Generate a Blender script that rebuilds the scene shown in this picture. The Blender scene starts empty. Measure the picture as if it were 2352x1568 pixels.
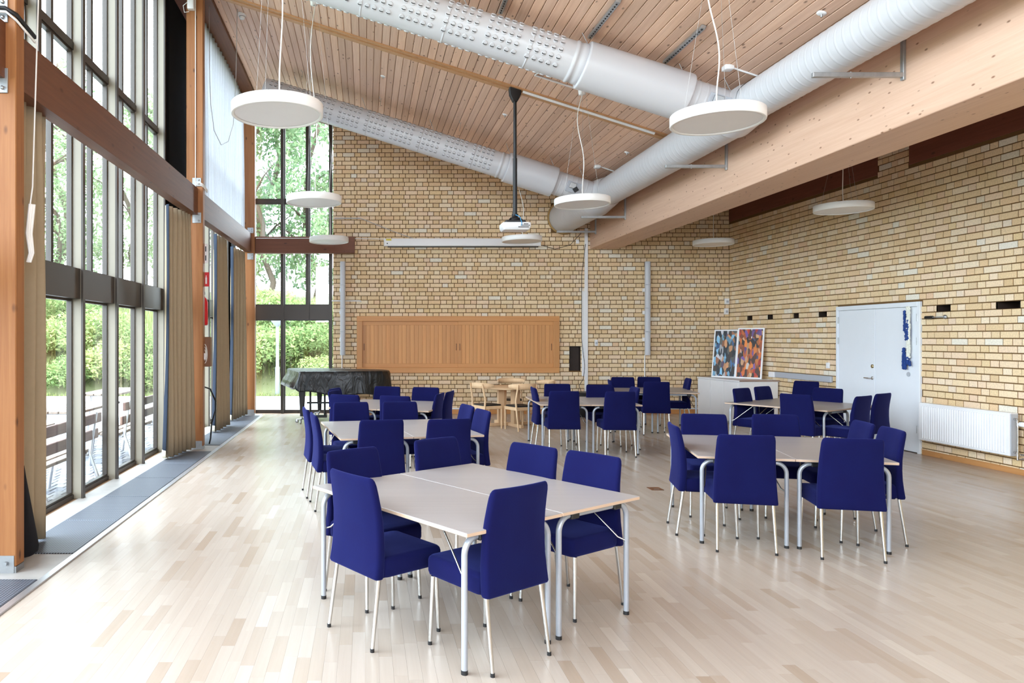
import bpy, bmesh, math, random
from mathutils import Vector, Matrix, Euler
R = random.Random(7)
C = bpy.context.scene.collection
S = bpy.context.scene
PI = math.pi
# ------------------------------------------------------------------ camera, light, exposure
F, VX, HY, CAMZ = 1670.0, 840.0, 775.0, 1.71          # focal length in px, vanishing point, eye height
cam = bpy.data.objects.new('camera', bpy.data.cameras.new('camera')); C.objects.link(cam)
cam.location = (0, 0, CAMZ); cam.rotation_euler = (PI / 2, 0, 0)
cam.data.sensor_width = 36; cam.data.lens = 36 * F / 2352
cam.data.shift_x = (1176 - VX) / 2352; cam.data.shift_y = (HY - 784) / 2352
cam.data.clip_end = 300
S.camera = cam
W = bpy.data.worlds.new('overcast_sky'); S.world = W; W.use_nodes = True
bgn = W.node_tree.nodes['Background']; bgn.inputs[0].default_value = (0.84, 0.94, 1.06, 1); bgn.inputs[1].default_value = 10.0
S.view_settings.view_transform = 'Standard'; S.view_settings.look = 'None'
S.view_settings.gamma = 1; S.view_settings.use_curve_mapping = False
S.view_settings.exposure = 0.53
cy = S.cycles
cy.use_denoising = True; cy.max_bounces = 10; cy.diffuse_bounces = 6; cy.glossy_bounces = 4
cy.transmission_bounces = 4; cy.transparent_max_bounces = 12; cy.sample_clamp_indirect = 8; cy.caustics_reflective = False; cy.caustics_refractive = False
def portal(loc, rot, sx, sy):
    l = bpy.data.lights.new('daylight_portal', 'AREA'); l.shape = 'RECTANGLE'; l.size = sx; l.size_y = sy
    l.cycles.is_portal = True
    o = bpy.data.objects.new('daylight_portal', l); C.objects.link(o); o.location = loc; o.rotation_euler = rot
portal((-3.3, 6.4, 3.5), (0, -PI / 2, 0), 7.2, 20)     # the glazed long side
portal((-1.6, 16.75, 3.4), (-PI / 2, 0, 0), 1.8, 7)    # the glazed slot in the end wall
portal((1.4, -4.8, 3.9), (PI / 2, 0, 0), 8, 3.0)       # unseen high opening, added behind the camera for fill daylight
# ------------------------------------------------------------------ helpers
def lin(v):
    v /= 255.0
    return v / 12.92 if v <= 0.04045 else ((v + 0.055) / 1.055) ** 2.4
def col(r, g, b): return (lin(r), lin(g), lin(b), 1)
def P(px, py, Y):                                       # point at depth Y seen at this place of the photograph
    return Vector(((px - VX) * Y / F, Y, CAMZ + (HY - py) * Y / F))
def FL(px, py, z=0.0):                                  # point at height z seen at this place
    return P(px, py, (CAMZ - z) * F / (py - HY))
class MB:
    def __init__(s): s.v, s.f, s.t, s.m, s.sm = [], [], [], [], []
    def add(s, vs, fs, tint=0.0, mi=0, smooth=False):
        n = len(s.v); s.v.extend([tuple(v) for v in vs])
        for f in fs:
            s.f.append([i + n for i in f]); s.t.append(tint); s.m.append(mi); s.sm.append(smooth)
        return s
    def box(s, x0, x1, y0, y1, z0, z1, tint=0.0, mi=0, M=None):
        vs = [Vector((x, y, z)) for z in (z0, z1) for y in (y0, y1) for x in (x0, x1)]
        if M: vs = [M @ v for v in vs]
        return s.add(vs, [(0, 2, 3, 1), (4, 5, 7, 6), (0, 1, 5, 4), (2, 6, 7, 3), (0, 4, 6, 2), (1, 3, 7, 5)], tint, mi)
    def bbox(s, x0, x1, y0, y1, z0, z1, b=0.01, seg=2, M=None, mi=0, tint=0.0):       # box with rounded edges
        bm = bmesh.new(); bmesh.ops.create_cube(bm, size=1)
        for v in bm.verts: v.co = Vector(((x0 + x1) / 2 + v.co.x * (x1 - x0), (y0 + y1) / 2 + v.co.y * (y1 - y0), (z0 + z1) / 2 + v.co.z * (z1 - z0)))
        bmesh.ops.bevel(bm, geom=bm.edges[:], offset=b, segments=seg, affect='EDGES', profile=0.5)
        bm.verts.index_update()
        vs = [(M @ v.co if M else v.co.copy()) for v in bm.verts]
        s.add(vs, [[v.index for v in f.verts] for f in bm.faces], tint, mi, seg > 1); bm.free(); return s
    def loft(s, rings, caps=True, closed=True, mi=0, tint=0.0, smooth=True):
        n = len(rings[0]); vs = [p for r in rings for p in r]; fs = []
        for i in range(len(rings) - 1):
            for j in range(n if closed else n - 1):
                k = (j + 1) % n
                fs.append((i * n + j, i * n + k, (i + 1) * n + k, (i + 1) * n + j))
        s.add(vs, fs, tint, mi, smooth)
        if caps: s.add(rings[0], [list(range(n))[::-1]], tint, mi); s.add(rings[-1], [list(range(n))], tint, mi)
        return s
    def tube(s, pts, r, n=8, mi=0, caps=True, tint=0.0):
        pts = [Vector(p) for p in pts]; rings = []; a = None
        for i, p in enumerate(pts):
            d = (pts[min(i + 1, len(pts) - 1)] - pts[max(i - 1, 0)]).normalized()
            if a is None: a = d.orthogonal().normalized()
            a = (a - d * a.dot(d)).normalized(); b = d.cross(a)
            rr = r[i] if isinstance(r, (list, tuple)) else r
            rings.append([p + a * (rr * math.cos(2 * PI * k / n)) + b * (rr * math.sin(2 * PI * k / n)) for k in range(n)])
        return s.loft(rings, caps, True, mi, tint)
    def lathe(s, prof, n=24, c=(0, 0, 0), M=None, mi=0, caps=True, tint=0.0):
        rings = []
        for r, z in prof:
            ring = [Vector((c[0] + r * math.cos(2 * PI * k / n), c[1] + r * math.sin(2 * PI * k / n), c[2] + z)) for k in range(n)]
            rings.append([M @ p for p in ring] if M else ring)
        return s.loft(rings, caps, True, mi, tint)
    def mesh(s, name, mats):
        me = bpy.data.meshes.new(name); me.from_pydata(s.v, [], s.f)
        for m in (mats if isinstance(mats, (list, tuple)) else [mats]): me.materials.append(m)
        at = me.attributes.new('tint', 'FLOAT', 'FACE'); at.data.foreach_set('value', s.t)
        me.polygons.foreach_set('material_index', s.m); me.polygons.foreach_set('use_smooth', s.sm)
        me.update(); return me
    def build(s, name, mats, parent=None, kind=None):
        return link(name, s.mesh(name, mats), parent, kind)
def link(name, data, parent=None, kind=None, loc=None):
    o = bpy.data.objects.new(name, data); C.objects.link(o)
    if parent is not None: o.parent = parent
    if kind: o['kind'] = kind
    if loc is not None: o.location = loc
    return o
def tag(o, label=None, cat=None, group=None, kind=None):
    for k, v in (('label', label), ('category', cat), ('group', group), ('kind', kind)):
        if v: o[k] = v
    return o
def thing(name, loc, rz=0, label=None, cat=None, group=None, kind=None):
    o = bpy.data.objects.new(name, None); C.objects.link(o); o.empty_display_size = 0.1
    o.location = loc; o.rotation_euler = (0, 0, rz); return tag(o, label, cat, group, kind)
KIDS = {}
def dup(root, loc, rz, label, group=None):
    r = root.copy(); C.objects.link(r); r.location = loc; r.rotation_euler = (0, 0, rz); r['label'] = label
    if group: r['group'] = group
    for ch in kids(root):
        c = ch.copy(); C.objects.link(c); c.parent = r
        for g in kids(ch):
            d = g.copy(); C.objects.link(d); d.parent = c
    return r
def kids(o):
    if o.name not in KIDS: KIDS[o.name] = list(o.children)
    return KIDS[o.name]
def rr_ring(w, d, rad, n=5):                             # rounded rectangle outline in XY
    out = []
    for cx, cy_, a0 in ((w / 2 - rad, d / 2 - rad, 0), (-w / 2 + rad, d / 2 - rad, PI / 2), (-w / 2 + rad, -d / 2 + rad, PI), (w / 2 - rad, -d / 2 + rad, 1.5 * PI)):
        for k in range(n):
            a = a0 + PI / 2 * k / (n - 1); out.append((cx + rad * math.cos(a), cy_ + rad * math.sin(a)))
    return out
def arc(c, a, b, r, a0, a1, n=6):
    return [Vector(c) + Vector(a) * (r * math.cos(a0 + (a1 - a0) * k / n)) + Vector(b) * (r * math.sin(a0 + (a1 - a0) * k / n)) for k in range(n + 1)]
# ------------------------------------------------------------------ materials
def newmat(name):
    m = bpy.data.materials.new(name); m.use_nodes = True; nt = m.node_tree
    return m, nt, nt.nodes['Principled BSDF']
def N(nt, t, **kw):
    n = nt.nodes.new(t)
    for k, v in kw.items(): setattr(n, k, v)
    return n
def ramp(nt, stops, interp='LINEAR'):
    r = N(nt, 'ShaderNodeValToRGB'); cr = r.color_ramp; cr.interpolation = interp
    while len(cr.elements) < len(stops): cr.elements.new(0.5)
    for e, (p, c_) in zip(cr.elements, stops): e.position = p; e.color = c_
    return r
def mix(nt, a, b, fac, mode='MIX'):
    m = N(nt, 'ShaderNodeMix', data_type='RGBA', blend_type=mode)
    for i, v in ((0, fac), (6, a), (7, b)):
        if isinstance(v, bpy.types.NodeSocket): nt.links.new(v, m.inputs[i])
        else: m.inputs[i].default_value = v
    return m.outputs[2]
def coords(nt, scale, obj=False):
    mp = N(nt, 'ShaderNodeMapping'); mp.inputs['Scale'].default_value = scale
    src = N(nt, 'ShaderNodeTexCoord').outputs['Object'] if obj else N(nt, 'ShaderNodeNewGeometry').outputs['Position']
    nt.links.new(src, mp.inputs['Vector']); return mp
def noise(nt, vec, scale=1, detail=4, rough=0.6, dist=0.0):
    n = N(nt, 'ShaderNodeTexNoise'); n.inputs['Scale'].default_value = scale; n.inputs['Detail'].default_value = detail
    n.inputs['Roughness'].default_value = rough; n.inputs['Distortion'].default_value = dist
    nt.links.new(vec, n.inputs['Vector']); return n.outputs['Fac']
def bump(nt, b, h, strength=0.2, dist=0.01):
    bn = N(nt, 'ShaderNodeBump'); bn.inputs['Strength'].default_value = strength; bn.inputs['Distance'].default_value = dist
    nt.links.new(h, bn.inputs['Height']); nt.links.new(bn.outputs['Normal'], b.inputs['Normal'])
def plain(name, c_, rough=0.5, metal=0.0, var=0.06, scale=6.0, bmp=0.0, spec=0.5):
    m, nt, b = newmat(name); v = coords(nt, (scale,) * 3); f = noise(nt, v.outputs[0], 1, 3)
    d = tuple(x * (1 - var) for x in c_[:3]) + (1,); l = tuple(min(1, x * (1 + var)) for x in c_[:3]) + (1,)
    nt.links.new(mix(nt, d, l, f), b.inputs['Base Color'])
    b.inputs['Roughness'].default_value = rough; b.inputs['Metallic'].default_value = metal; b.inputs['Specular IOR Level'].default_value = spec
    if bmp: bump(nt, b, noise(nt, coords(nt, (scale * 40,) * 3).outputs[0], 1, 2), bmp, 0.003)
    return m
def wood(name, light, dark, axis, rough=0.5, grain=1.0, knots=0.5, tinted=None, kc=None, ks=1.0, gs=1.0, spec=0.4):
    """sawn timber: fine grain along the axis, knots, optional piece-to-piece tint"""
    m, nt, b = newmat(name)
    sc = [38.0 * gs] * 3; sc[axis] = 1.3 * gs; v = coords(nt, sc)
    src = v.outputs[0]; at = N(nt, 'ShaderNodeAttribute', attribute_name='tint')
    off = N(nt, 'ShaderNodeVectorMath', operation='ADD'); cmb = N(nt, 'ShaderNodeMath', operation='MULTIPLY'); cmb.inputs[1].default_value = 91.7
    nt.links.new(at.outputs['Fac'], cmb.inputs[0]); nt.links.new(src, off.inputs[0]); nt.links.new(cmb.outputs[0], off.inputs[1]); src = off.outputs[0]
    g1 = noise(nt, src, 1, 5, 0.65, 0.6); g2 = noise(nt, src, 0.22, 3, 0.5, 1.2)
    gm = N(nt, 'ShaderNodeMath', operation='MULTIPLY_ADD'); gm.inputs[1].default_value = 0.6; nt.links.new(g1, gm.inputs[0])
    g2h = N(nt, 'ShaderNodeMath', operation='MULTIPLY'); g2h.inputs[1].default_value = 0.4; nt.links.new(g2, g2h.inputs[0]); nt.links.new(g2h.outputs[0], gm.inputs[2])
    rp = ramp(nt, [(0.5 - 0.22 / grain, dark), (0.5 + 0.2 / grain, light)]); nt.links.new(gm.outputs[0], rp.inputs[0])
    c_ = rp.outputs[0]
    if tinted:
        tr = ramp(nt, tinted); nt.links.new(at.outputs['Fac'], tr.inputs[0]); c_ = mix(nt, c_, tr.outputs[0], 1.0, 'MULTIPLY')
    if knots:
        ksc = [9.0 * ks] * 3; ksc[axis] = 4.2 * ks; kv = coords(nt, ksc)
        ko = N(nt, 'ShaderNodeVectorMath', operation='ADD'); nt.links.new(kv.outputs[0], ko.inputs[0]); nt.links.new(cmb.outputs[0], ko.inputs[1])
        vo = N(nt, 'ShaderNodeTexVoronoi'); vo.inputs['Scale'].default_value = 0.75; nt.links.new(ko.outputs[0], vo.inputs['Vector'])
        kr = ramp(nt, [(0.06, (1, 1, 1, 1)), (0.15, (0, 0, 0, 1))]); nt.links.new(vo.outputs['Distance'], kr.inputs[0])
        km = N(nt, 'ShaderNodeMath', operation='MULTIPLY'); km.inputs[1].default_value = knots; nt.links.new(kr.outputs[0], km.inputs[0])
        c_ = mix(nt, c_, kc or tuple(x * 0.25 for x in dark[:3]) + (1,), km.outputs[0])
    nt.links.new(c_, b.inputs['Base Color']); b.inputs['Roughness'].default_value = rough; b.inputs['Specular IOR Level'].default_value = spec
    bump(nt, b, g1, 0.08, 0.002); return m
def tinted(name, stops, rough=0.85, nscale=60, amt=0.25, bmp=0.3, interp='LINEAR', spec=0.3):
    m, nt, b = newmat(name); at = N(nt, 'ShaderNodeAttribute', attribute_name='tint'); r = ramp(nt, stops, interp)
    nt.links.new(at.outputs['Fac'], r.inputs[0]); f = noise(nt, coords(nt, (nscale,) * 3).outputs[0], 1, 5, 0.7)
    f2 = ramp(nt, [(0.3, (1 - amt,) * 3 + (1,)), (0.7, (1 + amt * 0.4,) * 3 + (1,))]); nt.links.new(f, f2.inputs[0])
    nt.links.new(mix(nt, r.outputs[0], f2.outputs[0], 1.0, 'MULTIPLY'), b.inputs['Base Color'])
    b.inputs['Roughness'].default_value = rough; b.inputs['Specular IOR Level'].default_value = spec
    if bmp: bump(nt, b, f, bmp, 0.004)
    return m
def glassmat():
    m = bpy.data.materials.new('window_glass'); m.use_nodes = True; nt = m.node_tree; nt.nodes.clear()
    o = N(nt, 'ShaderNodeOutputMaterial'); mx = N(nt, 'ShaderNodeMixShader'); t = N(nt, 'ShaderNodeBsdfTransparent'); g = N(nt, 'ShaderNodeBsdfGlossy')
    t.inputs[0].default_value = (0.90, 0.95, 0.94, 1); g.inputs['Roughness'].default_value = 0.0; g.inputs[0].default_value = (1, 1, 1, 1)
    fr = N(nt, 'ShaderNodeFresnel'); fr.inputs[0].default_value = 1.85
    nt.links.new(fr.outputs[0], mx.inputs[0]); nt.links.new(t.outputs[0], mx.inputs[1]); nt.links.new(g.outputs[0], mx.inputs[2]); nt.links.new(mx.outputs[0], o.inputs[0])
    return m
def cloth(name, c_, trans=0.3, transp=0.0, weave=900):
    m = bpy.data.materials.new(name); m.use_nodes = True; nt = m.node_tree; nt.nodes.clear()
    o = N(nt, 'ShaderNodeOutputMaterial'); d = N(nt, 'ShaderNodeBsdfDiffuse'); t = N(nt, 'ShaderNodeBsdfTranslucent'); mx = N(nt, 'ShaderNodeMixShader'); mx.inputs[0].default_value = trans
    f = noise(nt, coords(nt, (weave * 0.02,) * 3).outputs[0], 1, 3); cc = mix(nt, tuple(x * 0.9 for x in c_[:3]) + (1,), c_, f)
    nt.links.new(cc, d.inputs[0]); nt.links.new(cc, t.inputs[0]); nt.links.new(d.outputs[0], mx.inputs[1]); nt.links.new(t.outputs[0], mx.inputs[2]); s = mx.outputs[0]
    if transp:
        m2 = N(nt, 'ShaderNodeMixShader'); m2.inputs[0].default_value = transp; tr = N(nt, 'ShaderNodeBsdfTransparent')
        nt.links.new(s, m2.inputs[1]); nt.links.new(tr.outputs[0], m2.inputs[2]); s = m2.outputs[0]
    nt.links.new(s, o.inputs[0]); return m
def leafmat(name, stops):
    m = bpy.data.materials.new(name); m.use_nodes = True; nt = m.node_tree; nt.nodes.clear()
    o = N(nt, 'ShaderNodeOutputMaterial'); d = N(nt, 'ShaderNodeBsdfDiffuse'); t = N(nt, 'ShaderNodeBsdfTranslucent'); mx = N(nt, 'ShaderNodeMixShader'); mx.inputs[0].default_value = 0.35
    at = N(nt, 'ShaderNodeAttribute', attribute_name='tint'); oi = N(nt, 'ShaderNodeObjectInfo')
    ad = N(nt, 'ShaderNodeMath', operation='MULTIPLY_ADD'); ad.inputs[1].default_value = 0.55; nt.links.new(at.outputs['Fac'], ad.inputs[0])
    od = N(nt, 'ShaderNodeMath', operation='MULTIPLY'); od.inputs[1].default_value = 0.45; nt.links.new(oi.outputs['Random'], od.inputs[0]); nt.links.new(od.outputs[0], ad.inputs[2])
    r = ramp(nt, stops); nt.links.new(ad.outputs[0], r.inputs[0])
    nt.links.new(r.outputs[0], d.inputs[0]); nt.links.new(r.outputs[0], t.inputs[0]); nt.links.new(d.outputs[0], mx.inputs[1]); nt.links.new(t.outputs[0], mx.inputs[2]); nt.links.new(mx.outputs[0], o.inputs[0]); return m
def art(name, stops, sc):
    m, nt, b = newmat(name); v = coords(nt, sc, True); d = N(nt, 'ShaderNodeVectorMath', operation='ADD')
    nz = N(nt, 'ShaderNodeTexNoise'); nz.inputs['Scale'].default_value = 0.5; nt.links.new(v.outputs[0], nz.inputs['Vector'])
    nt.links.new(v.outputs[0], d.inputs[0]); nt.links.new(nz.outputs['Color'], d.inputs[1])
    vo = N(nt, 'ShaderNodeTexVoronoi'); vo.inputs['Scale'].default_value = 1.0; nt.links.new(d.outputs[0], vo.inputs['Vector'])
    sx = N(nt, 'ShaderNodeSeparateColor'); nt.links.new(vo.outputs['Color'], sx.inputs[0]); r = ramp(nt, stops, 'CONSTANT'); nt.links.new(sx.outputs[0], r.inputs[0])
    r2 = ramp(nt, [(0, (0.35,) * 3 + (1,)), (0.35, (1, 1, 1, 1))]); nt.links.new(vo.outputs['Distance'], r2.inputs[0])
    r3 = ramp(nt, [(0, (0.6,) * 3 + (1,)), (1, (1.3,) * 3 + (1,))]); nt.links.new(sx.outputs[1], r3.inputs[0])
    nt.links.new(mix(nt, r.outputs[0], r3.outputs[0], 1.0, 'MULTIPLY'), b.inputs['Base Color']); b.inputs['Roughness'].default_value = 0.45; return m
def gridmat(name, c_, hole, pitch):
    m, nt, b = newmat(name); v = coords(nt, (1 / pitch,) * 3); fr = N(nt, 'ShaderNodeVectorMath', operation='FRACTION'); nt.links.new(v.outputs[0], fr.inputs[0])
    sx = N(nt, 'ShaderNodeSeparateXYZ'); nt.links.new(fr.outputs[0], sx.inputs[0]); fs = []
    for i in (0, 1):
        g = N(nt, 'ShaderNodeMath', operation='GREATER_THAN'); g.inputs[1].default_value = 0.42; nt.links.new(sx.outputs[i], g.inputs[0]); fs.append(g.outputs[0])
    mm = N(nt, 'ShaderNodeMath', operation='MULTIPLY'); nt.links.new(fs[0], mm.inputs[0]); nt.links.new(fs[1], mm.inputs[1])
    nt.links.new(mix(nt, c_, hole, mm.outputs[0]), b.inputs['Base Color']); b.inputs['Roughness'].default_value = 0.5
    iv = N(nt, 'ShaderNodeMath', operation='SUBTRACT'); iv.inputs[0].default_value = 1; nt.links.new(mm.outputs[0], iv.inputs[1]); bump(nt, b, iv.outputs[0], 0.6, 0.01); return m
M = {}
M['ceil'] = wood('ceiling_pine', col(236, 202, 180), col(210, 170, 146), 1, 0.55, 1.0, 0.8, [(0, (0.86, 0.84, 0.82, 1)), (0.5, (1, 1, 1, 1)), (1, (1.08, 1.05, 1.0, 1))], kc=col(92, 52, 26), ks=1.25)
M['ceilback'] = plain('ceiling_backing', col(70, 46, 30), 0.8)
M['post'] = wood('post_spruce', col(166, 112, 66), col(136, 82, 42), 2, 0.5, 1.0, 0.75, kc=col(60, 28, 12))
M['rail'] = wood('rail_spruce', col(118, 74, 50), col(94, 55, 36), 1, 0.5, 1.0, 0.7, kc=col(70, 34, 18))
M['railx'] = wood('rail_spruce_across', col(122, 72, 46), col(96, 52, 32), 0, 0.5, 1.0, 0.7, kc=col(60, 28, 14))
M['glulam'] = wood('glulam_spruce', col(226, 192, 168), col(206, 166, 140), 1, 0.5, 0.9, 0.8, kc=col(110, 62, 34), ks=1.9)
M['darkwood'] = wood('dark_stained_pine', col(128, 76, 58), col(104, 58, 42), 1, 0.55, 1.0, 0.6)
M['brick'] = tinted('yellow_brick', [(0.0, col(228, 198, 156)), (0.25, col(235, 208, 167)), (0.45, col(241, 216, 179)), (0.62, col(239, 211, 180)), (0.74, col(243, 225, 196)), (0.84, col(231, 202, 154)), (0.91, col(233, 198, 164)), (0.96, col(238, 231, 215)), (1.0, col(219, 188, 144))], 0.85, 55, 0.22, 0.35)
M['mortar'] = plain('brown_mortar', col(112, 84, 52), 0.95, 0, 0.12, 30, 0.2, 0.2)
M['parquet'] = wood('ash_parquet', col(193, 180, 169), col(181, 167, 154), 1, 0.27, 0.8, 0.0, [(0, (0.82, 0.74, 0.66, 1)), (0.1, (0.91, 0.86, 0.81, 1)), (0.5, (0.97, 0.955, 0.94, 1)), (0.9, (1.04, 1.04, 1.04, 1)), (1, (1.09, 1.1, 1.1, 1))], gs=0.8, spec=0.38)
M['subfloor'] = plain('parquet_joint', col(184, 152, 122), 0.7)
M['oak'] = wood('oak', col(216, 160, 104), col(198, 136, 82), 2, 0.45, 0.9, 0.0, [(0, (0.88, 0.86, 0.84, 1)), (0.5, (1, 1, 1, 1)), (1, (1.08, 1.06, 1.02, 1))], gs=0.8)
M['oakx'] = wood('oak_across', col(214, 156, 100), col(194, 132, 76), 0, 0.45, 0.9, 0.0, gs=0.8)
M['basewood'] = wood('pine_baseboard', col(204, 152, 98), col(178, 120, 70), 1, 0.4, 0.8, 0.3)
M['beech'] = wood('beech', col(232, 200, 162), col(216, 178, 136), 2, 0.45, 0.8, 0.0, gs=0.7)
M['tabletop'] = wood('pale_laminate', col(170, 163, 161), col(159, 151, 149), 0, 0.36, 0.9, 0.0, gs=0.5)
M['edge'] = plain('beech_edging', col(200, 172, 148), 0.5)
def fabric():
    m, nt, b = newmat('blue_wool'); f = noise(nt, coords(nt, (420,) * 3).outputs[0], 1, 2, 0.7); f2 = noise(nt, coords(nt, (5,) * 3).outputs[0], 1, 2)
    a = mix(nt, col(8, 10, 48), col(22, 28, 84), f); nt.links.new(mix(nt, a, col(15, 13, 58), f2), b.inputs['Base Color'])
    b.inputs['Roughness'].default_value = 0.95; b.inputs['Specular IOR Level'].default_value = 0.1
    b.inputs['Sheen Weight'].default_value = 0.18; b.inputs['Sheen Roughness'].default_value = 0.45; b.inputs['Sheen Tint'].default_value = (0.2, 0.25, 0.95, 1)
    bump(nt, b, f, 0.25, 0.002); return m
M['blue'] = fabric()
M['blackcloth'] = plain('black_lining', col(16, 14, 22), 0.95)
M['chrome'] = plain('chrome', (0.62, 0.61, 0.59, 1), 0.2, 1.0, 0.03)
M['steel'] = plain('galvanised_steel', (0.42, 0.43, 0.44, 1), 0.42, 0.9, 0.2, 18)
M['greytube'] = plain('grey_lacquer', col(168, 172, 180), 0.32, 0.35, 0.04)
M['black'] = plain('black_plastic', col(22, 22, 25), 0.45, 0, 0.1)
M['white'] = plain('white_paint', col(236, 236, 238), 0.4, 0, 0.02)
M['duct'] = plain('white_duct_paint', col(200, 200, 204), 0.35, 0, 0.02, 3)
M['hole'] = plain('dark_void', col(18, 16, 15), 0.9)
M['lamp'] = plain('white_lamp_enamel', col(238, 237, 236), 0.4, 0, 0.02)
M['diffuser'] = plain('opal_acrylic', col(240, 240, 242), 0.5, 0, 0.02)
M['door'] = plain('white_door_lacquer', col(226, 230, 236), 0.35, 0, 0.02)
M['grey'] = plain('grey_plastic', col(176, 180, 188), 0.4, 0, 0.04)
M['mesh'] = plain('grey_speaker_mesh', col(198, 200, 206), 0.55, 0, 0.05, 80)
M['bronze'] = plain('dark_bronze_frame', col(62, 54, 48), 0.4, 0.1, 0.08)
M['mull'] = plain('grey_mullion_paint', col(138, 130, 115), 0.42, 0.0, 0.05)
M['glass'] = glassmat()
M['beige'] = cloth('beige_curtain', col(178, 160, 134), 0.1)
M['lining'] = cloth('grey_blue_lining', col(58, 64, 76), 0.06)
M['hem'] = cloth('cream_hem', col(226, 216, 196), 0.2)
M['sheer'] = cloth('white_sheer', col(226, 228, 233), 0.58, 0.08)
M['concrete'] = plain('stone_sill', col(176, 172, 168), 0.5, 0, 0.2, 5)
M['grille'] = gridmat('black_grating', col(104, 110, 122), col(16, 18, 22), 0.022)
M['alu'] = plain('aluminium', (0.6, 0.61, 0.64, 1), 0.35, 0.8, 0.05)
M['pianocover'] = None
M['red'] = plain('red_enamel', col(206, 22, 34), 0.35)
M['blueplastic'] = plain('sky_blue_plastic', col(70, 158, 214), 0.4)
M['cord'] = plain('white_cord', col(234, 232, 228), 0.6)
M['wire'] = plain('thin_steel_wire', (0.5, 0.49, 0.48, 1), 0.4, 0.7)
M['navy'] = plain('navy_yarn', col(30, 62, 128), 0.9, 0, 0.3, 200)
M['cream'] = plain('cream_yarn', col(226, 226, 214), 0.9, 0, 0.08, 200)
M['brass'] = plain('brass', (0.6, 0.5, 0.3, 1), 0.3, 1.0)
M['plaster'] = plain('pale_yellow_masonry', col(206, 184, 146), 0.9)
M['lamppost'] = plain('grey_post_paint', col(120, 124, 128), 0.5)
M['pier'] = plain('matt_black_board', col(15, 12, 11), 0.95, 0, 0.1, 6, 0.0, 0.1)
M['tan'] = plain('tan_sealant', col(168, 134, 84), 0.9, 0, 0.1, 20)
M['recess'] = plain('dark_brown_box', col(52, 38, 30), 0.6, 0, 0.25, 12)
M['walnut'] = plain('brown_board', col(120, 78, 50), 0.5, 0, 0.1)
M['yellow'] = plain('yellow_label', col(222, 206, 70), 0.5)
def pianomat():
    m, nt, b = newmat('black_vinyl_cover'); f = noise(nt, coords(nt, (5, 5, 2.5)).outputs[0], 1, 3, 0.55, 1.2)
    nt.links.new(mix(nt, col(9, 11, 14), col(17, 20, 24), f), b.inputs['Base Color']); b.inputs['Roughness'].default_value = 0.36; bump(nt, b, f, 0.9, 0.04); return m
M['pianocover'] = pianomat()
M['bark'] = plain('bark', col(74, 62, 50), 0.9, 0, 0.3, 14, 0.4)
M['leaf'] = leafmat('tree_leaves', [(0, col(78, 104, 76)), (0.35, col(104, 128, 94)), (0.7, col(132, 150, 112)), (1, col(158, 168, 130))])
M['bush'] = leafmat('bush_leaves', [(0, col(96, 122, 76)), (0.4, col(132, 154, 100)), (0.75, col(164, 174, 116)), (1, col(198, 194, 132))])
M['grass'] = leafmat('grass_blades', [(0, col(104, 124, 76)), (0.5, col(134, 148, 92)), (1, col(180, 172, 124))])
M['lawn'] = plain('lawn_soil', col(100, 116, 66), 0.95, 0, 0.35, 0.8)
M['slope'] = plain('slope_soil', col(112, 116, 78), 0.95, 0, 0.4, 0.6)
M['paver'] = tinted('granite_setts', [(0, col(126, 130, 140)), (0.5, col(150, 152, 158)), (1, col(172, 172, 172))], 0.8, 30, 0.25, 0.3)
M['sand'] = plain('paving_joint', col(70, 66, 62), 0.95, 0, 0.2, 8)
M['kerb'] = plain('pale_concrete', col(200, 200, 198), 0.8, 0, 0.08, 2)
# ------------------------------------------------------------------ room data
YB, XR, XT = 16.3, 8.15, -2.25          # end wall, right wall, edge of the parquet
CSL, C0 = -0.317, 6.30                  # sloping ceiling z = C0 + CSL * x
def ceilz(x): return C0 + CSL * x
BX0, BX1 = 5.03, 5.66                   # glulam beam
RZ = 4.95                               # flat ceiling right of the beam
def proj(p):
    return (VX + F * p[0] / p[1], HY - F * (p[2] - CAMZ) / p[1]) if p[1] > 0.1 else (-9e9, 0)
def infr(p): x, y = proj(p); return -10 < x < 2362 and -10 < y < 1578
def split_pieces(items, n=300):         # items: (score, payload); the n best scores first
    s = sorted(items, key=lambda t: -t[0]); return [p for _, p in s[:n]], [p for _, p in s[n:]]
# ---- floor: ash strips on a subfloor
fl = MB().box(-3.3, XR + 0.3, -4.5, YB + 0.4, -0.25, -0.006).build('floor', M['subfloor'], None, 'structure')
tag(fl, 'pale ash strip parquet floor of the hall')
items = []
pw = 0.0725; nx = int((XR - XT) / pw) + 1
for i in range(nx):
    x0 = XT + i * pw; x1 = min(x0 + pw, XR); y = 2.9 - R.random() * 0.7
    while y < YB - 0.01:
        L = R.uniform(0.28, 0.72); y1 = min(y + L, YB - 0.005)
        c_ = ((x0 + x1) / 2, (y + y1) / 2, 0); t = min(1, max(0, R.gauss(0.55, 0.22)))
        if R.random() < 0.05: t = R.random() * 0.12
        sc = (x1 - x0) * (y1 - y) / c_[1] ** 3 if infr(c_) else 0
        items.append((sc, (x0, x1, y, y1, t))); y = y1
near, far = split_pieces(items)
def strip(mb, x0, x1, y0, y1, t, ox=0, oy=0): mb.box(x0 + 0.0003 - ox, x1 - 0.0003 - ox, y0 + 0.0004 - oy, y1 - 0.0004 - oy, -0.012, 0, t)
for p in near:
    m_ = MB(); ox, oy = (p[0] + p[1]) / 2, (p[2] + p[3]) / 2; strip(m_, *p, ox, oy); o = m_.build('parquet_strip', M['parquet'], fl); o.location = (ox, oy, 0)
m_ = MB()
for p in far: strip(m_, *p)
m_.box(XT, XR, -4.4, 2.25, -0.012, 0, 0.5)
m_.build('parquet_strips', M['parquet'], fl, 'stuff')
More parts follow.
